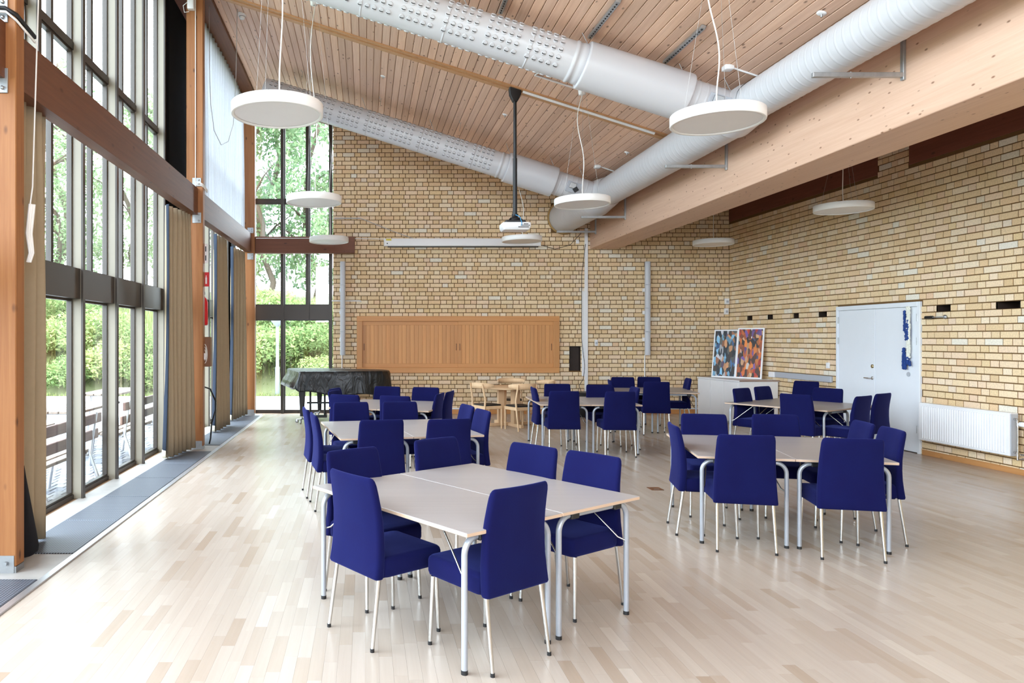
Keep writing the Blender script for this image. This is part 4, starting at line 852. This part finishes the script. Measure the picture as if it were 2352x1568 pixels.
# steel rails and brackets
for k, (y, xx, lb) in enumerate(((6.79, 4.16, 'nearest the camera'), (10.12, 4.09, 'second from the camera'), (14.07, 4.04, 'third from the camera'), (15.88, 4.02, 'next to the end wall'))):
    b = thing('duct_bracket', (BX0, y, xx), 0, 'galvanised duct bracket on the glulam beam, ' + lb, 'bracket', 'duct brackets on the beam'); f = 1
    MB().bbox(-0.86, -0.01, -0.02, 0.02, -0.022, 0.022, 0.003, 1).build('arm', M['steel'], b); MB().bbox(-0.025, 0.002, -0.021, 0.021, -0.05, 0.36, 0.003, 1).build('upright', M['steel'], b); MB().tube([(-0.5, 0, -0.03), (-0.5, 0, 0.03)], 0.008, 6).build('bolt', M['steel'], b)
for (xa_, ya_, xb_, yb_), lb in (((1355, 85, 1422, 0), 'over the middle of the near branch duct'), ((1527, 142, 1617, 60), 'over the silencer of the near branch duct'), ((1150, 28, 1165, -10), 'over the nozzles of the near branch duct')):
    def onceil(px, py): rx, rz = (px - VX) / F, (HY - py) / F; d = (C0 - 0.02 - CAMZ) / (rz - CSL * rx); return Vector((rx * d, d, CAMZ + rz * d))
    p, q = onceil(xa_, ya_), onceil(xb_, yb_); c_ = (p + q) / 2; a = math.atan2((q - p).y, (q - p).x)
    L = (q - p).length / 2; d_ = (q - p).normalized(); sd = d_.cross(NU).normalized(); o = thing('mounting_channel', c_, 0, 'slotted steel channel on the ceiling boards, ' + lb, 'steel channel', 'steel channels on the ceiling')
    Mx = Matrix((tuple((d_.x, sd.x, NU.x, 0)), (d_.y, sd.y, NU.y, 0), (d_.z, sd.z, NU.z, 0), (0, 0, 0, 1)))
    MB().bbox(-L, L, -0.026, 0.026, -0.025, 0.015, 0.003, 1, Mx).build('channel', M['steel'], o)
    m = MB()
    for i in range(int(L * 2 / 0.06)): m.box(-L + 0.02 + i * 0.06, -L + 0.05 + i * 0.06, -0.008, 0.008, -0.027, -0.0245, 0, 0, Mx)
    m.build('slots', M['hole'], o)
# ---- pendant lamps
LD = 0.79
def pendant(x, y, label, cord=True, sway=1.0):
    z = 3.63; t = thing('pendant_lamp', (x, y, z), 0, label, 'lamp', 'flat white disc pendants'); r = LD / 2
    MB().lathe([(r - 0.03, 0.012), (r - 0.026, 0.0), (r - 0.004, 0), (r, 0.004), (r, 0.092), (r - 0.004, 0.096), (0.02, 0.1)], 64, caps=False).build('housing', M['lamp'], t)
    MB().lathe([(r - 0.026, 0.014), (0.001, 0.014)], 64, caps=False).build('diffuser', M['diffuser'], t)
    zc = (ceilz(x) if x < BX0 else RZ) - z; s = sway; pts = []; n = 26; k0 = (0.02, 0.02, 0.1)
    for i in range(n + 1):
        u = i / n; w = math.sin(PI * u); pts.append((0.02 + s * (0.07 * math.sin(u * 5.2) * w - 0.05 * w), 0.02 + 0.05 * math.sin(u * 4 + 1) * w, 0.1 + (zc - 0.13) * u))
    MB().tube(pts, 0.0065, 7).build('cord', M['cord'], t)
    for a in (0.3, 0.3 + 2 * PI / 3, 0.3 + 4 * PI / 3):
        MB().tube([(0.3 * math.cos(a), 0.3 * math.sin(a), 0.095), (0.05 * math.cos(a), 0.05 * math.sin(a), zc - 0.03)], 0.0014, 4).build('wire', M['wire'], t)
        MB().tube([(0.3 * math.cos(a), 0.3 * math.sin(a), 0.094), (0.3 * math.cos(a), 0.3 * math.sin(a), 0.112)], 0.008, 6).build('wire_stud', M['lamp'], t)
    MB().lathe([(0.012, zc - 0.075), (0.05, zc - 0.07), (0.055, zc - 0.02), (0.055, zc + 0.02)], 20, caps=False).build('ceiling_cup', M['lamp'], t)
pendant(-0.765, 6.3, 'large disc pendant lamp nearest the windows', sway=1.2)
pendant(-0.74, 10.4, 'disc pendant lamp in front of the end window glass')
pendant(-0.74, 14.65, 'disc pendant lamp in front of the short cross beam', sway=-0.8)
pendant(3.16, 6.54, 'large disc pendant lamp below the main duct', sway=1.6)
pendant(3.14, 10.55, 'disc pendant lamp where the far branch meets the main duct', sway=1.3)
pendant(3.13, 14.57, 'disc pendant lamp in front of the projection screen case', sway=1.5)
pendant(7.25, 11.04, 'larger disc pendant lamp right of the glulam beam', sway=0.5)
pendant(7.2, 15.06, 'disc pendant lamp in the far brick corner', sway=0.5)
# ---- small ceiling fittings
def oncl(px, py, off=0.0): rx, rz = (px - VX) / F, (HY - py) / F; d = (C0 - off - CAMZ) / (rz - CSL * rx); return Vector((rx * d, d, CAMZ + rz * d))
for px, py, lb in ((1887, 30, 'right of the main duct'), (880, 175, 'left of the projector pole'), (1160, 263, 'close left of the projector pole'), (1440, 350, 'beside the far branch junction')):
    t = thing('sprinkler_rosette', oncl(px, py), 0, 'small white sprinkler rosette in the boards, ' + lb, 'sprinkler', 'ceiling sprinkler rosettes')
    MB().lathe([(0.045, 0.01), (0.045, -0.006), (0.03, -0.012), (0.001, -0.014)], 16, M=Matrix.Rotation(math.atan(-CSL), 4, 'Y'), caps=False).build('rosette', M['white'], t); MB().tube([(0, 0, -0.01), (0, 0, -0.04)], 0.01, 8).build('nozzle_tip', M['steel'], t)
t = thing('smoke_detector', oncl(556, 32), 0, 'white smoke detector on the boards above the sheer curtain', 'smoke detector')
MB().lathe([(0.065, 0.015), (0.065, -0.03), (0.055, -0.035), (0.045, -0.06), (0.04, -0.08), (0.001, -0.085)], 20, caps=False).build('housing', M['white'], t); MB().lathe([(0.051, -0.045), (0.051, -0.052)], 20, caps=False).build('sensor_slot', M['black'], t)
def conduit(name, pts, r, lab): o = MB(); o.tube(pts, r, 6); o = o.build(name, M['white']); return tag(o, lab, 'conduit')
pu = lambda x: Vector((x, PUR - 0.08, ceilz(x) - 0.035))
conduit('surface_conduit', [pu(2.42), pu(4.45)], 0.022, 'straight white conduit along the ceiling purlin')
conduit('surface_conduit', [oncl(1248, 160, 0.02), oncl(1228, 172, 0.02), oncl(1332, 206, 0.02)], 0.015, 'bent white conduit under the near branch duct')
for (px, py, qx, qy), lb in (((1672, 155, 1745, 176), 'by the near branch junction'), ((1372, 382, 1412, 394), 'by the far branch junction')):
    t = thing('junction_box', oncl(px, py, 0.02), 0, 'white ceiling junction box ' + lb, 'junction box', 'ceiling junction boxes'); o = t.location.copy()
    MB().bbox(-0.055, 0.055, -0.055, 0.055, -0.035, 0.025, 0.012, 2).build('housing', M['white'], t); e = oncl(qx, qy, 0.015) - o; MB().tube([Vector((0.05, 0, 0)), e], 0.012, 6).build('conduit', M['white'], t)
for px, py, lb in ((588, 82, 'left of the far duct end'), (692, 160, 'over the far duct start'), (872, 222, 'over the far duct nozzles'), (1055, 277, 'near the far silencer')):
    t = thing('ceiling_hook', oncl(px, py), 0, 'thin wire hook in the ceiling boards, ' + lb, 'hook', 'wire hooks in the boards')
    MB().tube([(0, 0, 0.02), (0, 0, -0.03), (0.03, 0, -0.05), (0.035, 0, -0.03)], 0.004, 5).build('hook_wire', M['wire'], t); MB().tube([(0.03, 0, -0.05), (0.0, 0.0, -0.2)], 0.003, 5).build('hook_tail', M['wire'], t)
o = MB().tube([P(768, 501, 16.24), P(828, 501, 16.24)], 0.012, 6); o.tube([P(828, 501, 16.24), P(900, 530, 16.24), P(950, 548, 16.24)], 0.006, 6); o = o.build('surface_cable', M['grey']); tag(o, 'grey cable sloping over the bricks above the screen case', 'cable')
o = MB().tube([P(588, 547, 15.95), P(700, 547, 15.95), P(830, 548, 16.22), P(882, 549, 16.22)], 0.008, 6).build('surface_cable', M['white']); tag(o, 'thin white cable along the top of the cross beam', 'cable')
o = MB().tube([P(1245, 563, 16.25), P(1275, 572, 16.22), P(1310, 562, 16.25), P(1335, 535, 16.25)], 0.006, 6).build('surface_cable', M['black']); tag(o, 'black cable sagging from screen case to the duct', 'cable')
# ================================================================== curtains and window-side things
def curtain(name, x, y0, y1, z0, z1, folds, amp, label, cat, mat, flare=0.0, lin_side=None, pinch=0.0, skew=0.0, dx=0.0):
    t = thing(name, (x, (y0 + y1) / 2, z0), 0, label, cat); m = MB(); nu, nz = folds * 10, 14; rings = []; ph = R.random() * 6
    for k in range(nz + 1):
        v = k / nz; ring = []
        for i in range(nu + 1):
            s = i / nu; sp = 1 - pinch * v ** 2 + flare * (1 - v) ** 3
            yy = (s - 0.5) * (y1 - y0) * sp + skew * (1 - v) ** 3; xx = dx * (s - 0.5) * sp + amp * (0.75 + 0.35 * (1 - v)) * math.sin(2 * PI * folds * s + ph + 0.5 * math.sin(v * 3 + s * 4)) + 0.012 * math.sin(7 * s + 4 * v)
            ring.append(Vector((xx, yy, v * (z1 - z0))))
        rings.append(ring)
    m.loft(rings, False, False); o = m.build('drape', mat, t); so = o.modifiers.new('thickness', 'SOLIDIFY'); so.thickness = 0.003
    if lin_side:
        m = MB(); rings = []; 
        for k in range(nz + 1):
            v = k / nz; sp = 1 - pinch * v ** 2 + flare * (1 - v) ** 3; yb = -0.5 * (y1 - y0) * sp; ring = []
            for i in range(9): s = i / 8; ring.append(Vector((-dx * 0.5 * sp - 0.05 + 0.08 * s + 0.02 * math.sin(v * 3), yb - 0.012 - 0.02 * math.sin(s * PI) + 0.10 * (1 - s), v * (z1 - z0) + 0.01)))
            rings.append(ring)
        m.loft(rings, False, False); o = m.build('lining', M['lining'], t); so = o.modifiers.new('thickness', 'SOLIDIFY'); so.thickness = 0.003
        r0 = rings[0]; m = MB(); m.loft([[p + Vector((0, -0.004, -0.005)) for p in r0], [p + Vector((0, -0.004, 0.10)) for p in r0]], False, False); o = m.build('hem', M['hem'], t); so = o.modifiers.new('thickness', 'SOLIDIFY'); so.thickness = 0.004
    return t
curtain('curtain', -2.75, 5.46, 6.18, 0.03, 3.6, 5, 0.05, 'beige curtain gathered behind the nearest post', 'curtain', M['beige'], 0.06, None, 0.0, 0.0, 0.05)
curtain('curtain', -2.725, 10.15, 11.0, 0.03, 3.57, 6, 0.05, 'beige curtain with grey lining before the second post', 'curtain', M['beige'], 0.12, True, 0.1, 0.03, 0.14)
curtain('curtain', -2.69, 13.0, 13.95, 0.03, 3.57, 4, 0.05, 'beige curtain with grey lining halfway to the corner', 'curtain', M['beige'], 0.08, True, 0.2, 0.0, 0.05)
curtain('curtain', -2.69, 14.8, 15.85, 0.03, 3.57, 5, 0.05, 'beige curtain with grey lining beside the corner post', 'curtain', M['beige'], 0.08, True, 0.15, 0.0, 0.11)
curtain('sheer_curtain', -2.69, 11.7, 16.1, 3.7, 6.97, 22, 0.05, 'white sheer curtain under the high edge of the ceiling', 'curtain', M['sheer'])
m = MB()
for i in range(40): y = 11.75 + i * 0.11; m.tube([(-2.68, y, 6.95), (-2.68, y, 7.0)], 0.008, 5)
o = m.build('curtain_gliders', M['white'], bpy.data.objects['sheer_curtain'])
# black solid standing in for the shadow at the foot of the nearest curtain
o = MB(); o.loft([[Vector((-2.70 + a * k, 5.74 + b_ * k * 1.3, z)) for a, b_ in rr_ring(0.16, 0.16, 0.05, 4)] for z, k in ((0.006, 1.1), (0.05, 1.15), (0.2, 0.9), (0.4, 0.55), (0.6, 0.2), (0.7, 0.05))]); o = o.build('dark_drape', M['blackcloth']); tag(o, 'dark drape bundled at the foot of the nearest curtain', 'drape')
e = thing('blind_rope', (-2.52, 5.50, 2.3), 0, 'long white blind cord with knotted rope at the nearest post', 'rope')
MB().tube([(0.07, 0.12, 4.6), (0.0, 0, 0.55), (-0.02, 0, 0.4)], 0.006, 6).build('cord', M['cord'], e)
m = MB()
for i in range(3): m.tube([(-0.02 + 0.012 * i, 0.01 * i, 0.42), (-0.045 + 0.012 * i, 0.012 * i, 0.2), (-0.02 + 0.012 * i, 0, 0.05), (-0.04 + 0.01 * i, 0, -0.02)], 0.011, 6)
m.build('knot', M['cord'], e)
o = MB().tube([P(480, -20, 11.6), P(481, 150, 11.6), P(484, 240, 11.6), P(492, 300, 11.6), P(508, 333, 11.6), P(524, 325, 11.6), P(536, 285, 11.6), P(542, 180, 11.6), P(545, 20, 11.6)], 0.005, 6).build('hanging_cord_loop', M['wire']); tag(o, 'long thin cord loop hanging before the sheer curtain', 'cord')
o = MB().tube([(-2.60, P2[1] - 0.012, 3.99), (-2.60, P2[1] - 0.012, 7.0)], 0.008, 6).build('post_cable', M['cord']); tag(o, 'white cable running up the second post', 'cable')
t = thing('post_junction_box', (-2.66, P2[1] - 0.05, 6.82), 0, 'white junction box high on the second post', 'junction box'); MB().bbox(-0.05, 0.05, -0.045, 0.05, -0.12, 0.12, 0.01, 2).build('housing', M['white'], t); MB().tube([(-0.05, 0, 0.0), (-0.12, 0, -0.06), (-0.10, 0, -0.16), (-0.03, 0, -0.15)], 0.006, 6).build('cable', M['cord'], t)
t = thing('cable_bundle', (-2.60, P1[1] - 0.02, 4.05), 0, 'black and white cables wrapped over the nearest post', 'cable')
xx = P1[0] + 2.60
MB().tube([(-0.5, -0.02, 0.06), (xx - 0.06, -0.02, 0.03), (xx + 0.012, 0.0, -0.01), (xx + 0.012, 0.3, -0.05)], 0.016, 8).build('black_cable', M['black'], t); MB().tube([(-0.5, -0.03, 0.03), (xx - 0.05, -0.025, 0.0), (xx + 0.012, 0.0, -0.05), (xx + 0.012, 0.3, -0.09)], 0.009, 6).build('white_cable', M['cord'], t)
t = thing('cable_bundle', (P2[0], P2[1], 4.03), 0, 'white cables wrapped over the second post', 'cable')
for i in range(3): MB().tube([(-0.12, -0.012, 0.02 + i * 0.018), (-0.02, -0.014, 0.0 + i * 0.018), (0.008, 0.0, -0.02 + i * 0.018), (0.008, 0.27, -0.05 + i * 0.02)], 0.007, 6).build('cable', M['cord'], t)
# fire extinguisher, signs, rope box, hose by the second post
ex = thing('fire_extinguisher', (-2.545, P2[1] + 0.235, 1.9), 0, 'red fire extinguisher beside the second post', 'fire extinguisher')
MB().lathe([(0.001, 0.0), (0.07, 0.0), (0.08, 0.02), (0.08, 0.36), (0.06, 0.42), (0.028, 0.45), (0.028, 0.48), (0.001, 0.48)], 20, caps=False).build('cylinder', M['red'], ex); MB().bbox(-0.03, 0.03, -0.07, 0.05, 0.48, 0.53, 0.006, 1).build('valve', M['black'], ex); MB().tube([(0, 0.05, 0.5), (0.0, 0.1, 0.45), (0.0, 0.1, 0.1)], 0.011, 6).build('hose', M['black'], ex); MB().bbox(-0.04, 0.04, -0.11, -0.07, 0.1, 0.35, 0.003, 1).build('bracket', M['steel'], ex)
sg = thing('extinguisher_sign', (-2.46, P2[1] + 0.124, 2.5), 0, 'red sign with white extinguisher symbol above the extinguisher', 'sign')
MB().bbox(-0.06, 0.04, 0, 0.006, 0, 0.22, 0.002, 1).build('plate', M['red'], sg); m = MB().bbox(-0.02, 0.005, -0.002, 0.001, 0.04, 0.14, 0.001, 1); m.bbox(-0.012, -0.002, -0.002, 0.001, 0.14, 0.17, 0.0005, 1); m.build('symbol', M['white'], sg)
ad = thing('first_aid_sign', (-2.47, P2[1] + 0.124, 2.86), 0, 'narrow white sign stacked above the red sign', 'sign'); MB().bbox(-0.04, 0.03, 0, 0.006, 0, 0.30, 0.002, 1).build('plate', M['white'], ad); m = MB().box(-0.012, 0.004, -0.002, 0.0, 0.04, 0.12); m.box(-0.012, 0.004, -0.002, 0.0, 0.18, 0.26); m.build('symbol', M['black'], ad)
bx_ = thing('rope_box', (-2.45, P2[1] + 0.16, 1.26), 0, 'brown board with coiled white rope beside the second post', 'board')
MB().bbox(-0.10, 0.045, -0.03, 0.10, 0, 0.46, 0.005, 1).build('board', M['walnut'], bx_); m = MB()
for k in (0.03, 0.05, 0.07): m.tube([Vector((-0.045 + k * 0.62 * math.cos(a * PI / 8), -0.036, 0.2 + 0.15 * k / 0.07 * math.sin(a * PI / 8))) for a in range(17)], 0.006, 5)
m.build('rope_coil', M['cord'], bx_)
o = MB().tube([(-2.51, P2[1] + 0.13, 0.95), (-2.46, 11.5, 0.9), (-2.40, 11.62, 0.7), (-2.40, 11.62, 0.55), (-2.46, 11.62, 0.35), (-2.48, 11.62, 0.10), (-2.5, 11.62, 0.014)], 0.013, 8).build('black_hose', M['black']); tag(o, 'black hose looping to the floor beside the second post', 'hose')
o = MB().lathe([(0.001, 0.0), (0.04, 0.005), (0.05, 0.03), (0.03, 0.055), (0.001, 0.06)], 10, (-2.93, 10.68, 0.006), caps=False).build('yellow_sponge', M['yellow']); tag(o, 'small yellow sponge on the sill before the second post', 'sponge')
t = thing('small_wall_socket', (P2[0] + 0.012, P2[1] + 0.1, 1.42), 0, 'small white socket on the side of the second post', 'socket'); MB().bbox(-0.012, 0.012, -0.03, 0.03, -0.05, 0.05, 0.004, 1).build('plate', M['white'], t)
# ================================================================== outside
gz = -0.14
m = MB().box(-70, 40, -25, 90, gz - 0.5, gz - 0.03); gr = m.build('ground', M['lawn'], None, 'structure'); tag(gr, 'ground outside the hall')
m = MB().box(-14, 9, YB + 0.75, 22.8, gz - 0.1, gz + 0.01); tag(m.build('pavement', M['kerb'], None, 'structure'), 'pale concrete yard beyond the end window')
pv = MB().box(-12, -3.2, -3, YB + 6, gz - 0.2, gz - 0.028).build('patio', M['sand'], None, 'structure'); tag(pv, 'sett paved terrace outside the tall windows')
items = []; px_, py_ = 0.155, 0.215
for j in range(int(19 / py_)):
    for i in range(int(7.0 / px_)):
        x = -3.35 - i * px_ - (0.08 if j % 2 else 0); y = 3.5 + j * py_; vis = y > -2.2 * (x + 0.0) * 0.9 and infr((x, y, gz)); d = math.hypot(x, y)
        items.append((1 / d if vis and x > -5.5 else -1, (x, y, R.random(), R.uniform(-0.004, 0.004))))
near, far = split_pieces(items); PM = {}
def sett(mb, x, y, t, dz): mb.bbox(x - px_ / 2 + 0.006, x + px_ / 2 - 0.006, y - py_ / 2 + 0.006, y + py_ / 2 - 0.006, gz - 0.04, gz + dz, 0.008, 1, None, 0, t)
for x, y, t, dz in near:
    k = int(t * 6)
    if k not in PM: m = MB(); m.bbox(-px_ / 2 + 0.006, px_ / 2 - 0.006, -py_ / 2 + 0.006, py_ / 2 - 0.006, -0.04, 0, 0.008, 1, None, 0, k / 5); PM[k] = m.mesh('paving_sett', M['paver'])
    link('paving_sett', PM[k], pv, None, (x, y, gz + dz))
m = MB()
for x, y, t, dz in far: m.box(x - px_ / 2 + 0.006, x + px_ / 2 - 0.006, y - py_ / 2 + 0.006, y + py_ / 2 - 0.006, gz - 0.04, gz + dz, t)
m.build('paving_setts', M['paver'], pv, 'stuff')
# hill: a bank behind the yard
def hillz(x, y):
    e = 23.6 + 0.02 * (x + 3) ** 2 * 0.2 if x > -6 else 24.2 + (x + 6) * 0.15
    d = max(0, y - e); return gz + 3.4 * (1 - math.exp(-d / 3.6)) + 0.06 * d + 0.15 * math.sin(x * 0.7) * min(1, d / 3)
m = MB(); nx_, ny_ = 44, 22; vs = []
for j in range(ny_ + 1):
    for i in range(nx_ + 1): x = -52 + 66 * i / nx_; y = 22.8 + 40 * (j / ny_) ** 1.4; vs.append((x, y, hillz(x, y) - 0.02))
m.add(vs, [(j * (nx_ + 1) + i, j * (nx_ + 1) + i + 1, (j + 1) * (nx_ + 1) + i + 1, (j + 1) * (nx_ + 1) + i) for j in range(ny_) for i in range(nx_)], 0, 0, True)
tag(m.build('hill', M['slope'], None, 'structure'), 'overgrown bank behind the building')
def leaves(mb, c_, rx, ry, rz, n, sz, rr, shell=0.5):
    for _ in range(n):
        while True:
            d = Vector((rr.uniform(-1, 1), rr.uniform(-1, 1), rr.uniform(-1, 1)))
            if shell * 0.6 < d.length < 1: break
        p = Vector(c_) + Vector((d.x * rx, d.y * ry, d.z * rz)); a = Vector((rr.gauss(0, 1), rr.gauss(0, 1), rr.gauss(0, 1))).normalized(); b_ = a.orthogonal().normalized(); b_ = Matrix.Rotation(rr.random() * 6, 3, a) @ b_; s = sz * rr.uniform(0.6, 1.3)
        mb.add([p - b_ * s, p + a.cross(b_) * s * 0.45, p + b_ * s, p - a.cross(b_) * s * 0.45], [(0, 1, 2, 3)], rr.random())
def bush_mesh(seed):
    rr = random.Random(seed); m = MB()
    for k in range(7): leaves(m, (rr.uniform(-0.6, 0.6), rr.uniform(-0.4, 0.4), rr.uniform(0.35, 1.0)), rr.uniform(0.4, 0.6), rr.uniform(0.4, 0.55), rr.uniform(0.35, 0.5), 520, 0.055, rr, 0.7)
    return m.mesh('foliage', M['bush'])
def crown_mesh(seed):
    rr = random.Random(seed); m = MB()
    for k in range(22):
        a = rr.random() * 2 * PI; h = rr.uniform(0.9, 8.6); r = 2.1 * math.sin(PI * min(1, (h + 1.2) / 10.2)) * rr.uniform(0.3, 1.0)
        leaves(m, (r * math.cos(a), r * math.sin(a), h), rr.uniform(0.7, 1.2), rr.uniform(0.7, 1.2), rr.uniform(0.5, 0.85), 215, 0.115, rr, 0.5)
    return m.mesh('crown', M['leaf'])
def trunk_mesh(seed):
    rr = random.Random(seed); m = MB(); pts = [Vector((rr.gauss(0, 0.12) * k, rr.gauss(0, 0.12) * k, -0.4 + 1.15 * k)) for k in range(9)]; m.tube(pts, [0.16 - 0.014 * k for k in range(9)], 7)
    for k in range(2, 8):
        a = rr.random() * 6.28; q = pts[k]; m.tube([q, q + Vector((math.cos(a) * 0.7, math.sin(a) * 0.7, 0.6)), q + Vector((math.cos(a) * 1.5, math.sin(a) * 1.5, 1.0))], [0.06, 0.04, 0.015], 5)
    return m.mesh('trunk', M['bark'])
BU = [bush_mesh(i) for i in range(4)]; CR = [crown_mesh(20 + i) for i in range(4)]; TK = [trunk_mesh(40 + i) for i in range(3)]
def seat_shrub(x, y, s, lab, grp):
    t = thing('shrub', (x, y, hillz(x, y) if y > 22.8 else gz), R.random() * 6, lab, 'shrub', grp); t.scale = (s * 1.2, s * 1.2, s); o = link('foliage', R.choice(BU), t); return t
def tree(x, y, s, lab, grp):
    t = thing('tree', (x, y, hillz(x, y) if y > 22.8 else gz), R.random() * 6, lab, 'tree', grp); t.scale = (s, s, s * R.uniform(0.95, 1.15)); link('crown', R.choice(CR), t); link('trunk', R.choice(TK), t); return t
ORD = ['first', 'second', 'third', 'fourth', 'fifth', 'sixth', 'seventh', 'eighth', 'ninth', 'tenth', 'eleventh']
def rows(rws, where, grp, jit, s0, s1):
    for rn, (y0, xs_) in zip(('front row', 'second row', 'third row', 'top row'), rws):
        for k, x in enumerate(xs_): seat_shrub(x + R.uniform(-jit, jit), y0 + R.uniform(-jit, jit), R.uniform(s0, s1), '%s green shrub from the left in the %s on the bank, %s' % (ORD[k], rn, where), grp)
rows(((23.9, [-16.5, -15, -13.4, -12, -10.3, -8.7, -7.4]), (25.3, [-17.5, -15.8, -14.2, -12.6, -11, -9.5, -8]), (27.2, [-20, -18, -16, -14, -12, -10]), (29.6, [-24, -21.5, -19, -16.5, -14, -11.5])), 'side windows', 'shrubs seen through the side windows', 0.4, 0.8, 1.3)
rows(((23.95, [-4.0, -3.0, -1.7, -0.5]), (24.8, [-4.6, -3.2, -1.9, -0.6]), (25.8, [-5.2, -3.8, -2.3, -0.9]), (27.2, [-5.6, -4.0, -2.5, -0.8])), 'end window', 'shrubs seen through the end window', 0.3, 0.75, 1.2)
for k, (x, y, s) in enumerate(((-7.4, 32, 1.0), (-5.4, 36, 1.3), (-4.2, 31.2, 0.95), (-2.4, 34.5, 1.25), (-0.9, 31.0, 0.9), (1.0, 34, 1.15))): tree(x, y, s, '%s leafy tree from the left on the bank beyond the end window' % ORD[k], 'trees seen through the end window')
for k, (x, y, s) in enumerate(((-28.5, 37, 1.2), (-25.5, 34, 1.05), (-22.5, 33, 0.95), (-20, 36, 1.2), (-17.8, 32.5, 0.95), (-15.2, 36, 1.2), (-13.2, 32, 0.9), (-10.6, 34, 1.05))): tree(x, y, s, '%s leafy tree from the left on the bank beyond the side windows' % ORD[k], 'trees seen through the side windows')
# grass on the bank and lawn: nobody could count it
m = MB(); rr = random.Random(5)
for _ in range(26000):
    x, y = rr.uniform(-24, 1.5), 22.9 + 9 * rr.random() ** 1.3
    z = hillz(x, y) - 0.03; h = rr.uniform(0.08, 0.42) * (0.4 if y < 24.3 else 1); a = rr.random() * 6.28; w = 0.022; dx, dy = math.cos(a), math.sin(a); b_ = rr.gauss(0, 0.09)
    m.add([(x - dx * w, y - dy * w, z), (x + dx * w, y + dy * w, z), (x + dy * b_, y - dx * b_, z + h)], [(0, 1, 2)], rr.random())
o = m.build('grass', M['grass'], None, 'stuff'); tag(o, 'tall dry grass growing over the bank', 'grass')
# benches and tables outside
def bench(x, y, rz, lab):
    t = thing('park_bench', (x, y, gz), rz, lab, 'bench', 'slatted benches on the terrace'); L = 0.9
    for i, (yy, z, tl) in enumerate(((-0.20, 0.44, 0), (-0.06, 0.445, 0), (0.08, 0.45, 0))): MB().bbox(-L, L, yy, yy + 0.115, z, z + 0.04, 0.006, 1).build('slat', M['benchtopx'], t)
    for yy, z in ((-0.255, 0.60), (-0.295, 0.80)):
        MB().bbox(-L, L, yy - 0.02, yy + 0.02, z, z + 0.12, 0.006, 1).build('slat', M['benchwoodx'], t)
    for sx in (-1, 1):
        lg = MB().tube([(sx * 0.72, -0.31, 0.94), (sx * 0.72, -0.235, 0.44), (sx * 0.72, -0.38, 0.0)], 0.024, 8); lg.tube([(sx * 0.72, -0.22, 0.42), (sx * 0.72, 0.2, 0.43), (sx * 0.72, 0.27, 0.0)], 0.024, 8); lg.build('leg', M['alu'], t)
M['benchtopx'] = wood('bench_seat_wood', col(150, 134, 122), col(120, 104, 92), 1, 0.6, 1.0, 0.2); M['benchwoodx'] = wood('bench_back_wood', col(112, 76, 66), col(86, 54, 48), 1, 0.5, 1.0, 0.2)
def otable(x, y, rz, lab):
    t = thing('garden_table', (x, y, gz), rz, lab, 'table', 'garden tables on the terrace')
    for i in range(5): MB().bbox(-0.9, 0.9, -0.38 + i * 0.155, -0.24 + i * 0.155, 0.72, 0.76, 0.006, 1).build('plank', M['benchtopx'], t)
    for sx in (-1, 1): MB().tube([(sx * 0.65, -0.3, 0.0), (sx * 0.65, -0.22, 0.7), (sx * 0.65, 0.22, 0.7), (sx * 0.65, 0.3, 0.0)], 0.024, 8).build('leg', M['alu'], t)
hz = PI / 2
bench(-3.62, 8.2, hz, 'slatted wooden bench with metal legs outside the nearest panes'); otable(-4.35, 8.4, hz, 'wooden garden table beyond the nearest bench'); bench(-5.0, 8.8, -hz, 'slatted bench on the far side of the near garden table')
bench(-3.75, 11.3, hz, 'slatted wooden bench outside the third and fourth panes'); otable(-4.6, 11.6, hz, 'wooden garden table beyond the second bench'); otable(-5.2, 15.0, hz, 'wooden garden table far out on the terrace')
# lamp post and small yard bollards seen through the end window
lp_ = thing('lamp_post', (-2.83, 23.3, gz), 0, 'pale grey lamp post before the bank beyond the end window', 'lamp post')
MB().tube([(0, 0, 0), (0, 0, 0.9), (0, 0, 0.92), (0, 0, 2.25)], [0.075, 0.075, 0.055, 0.05], 12).build('pole', M['lamppost'], lp_); MB().lathe([(0.05, 2.2), (0.2, 2.36), (0.22, 2.5), (0.05, 2.6)], 16).build('lamp_head', M['lamppost'], lp_)
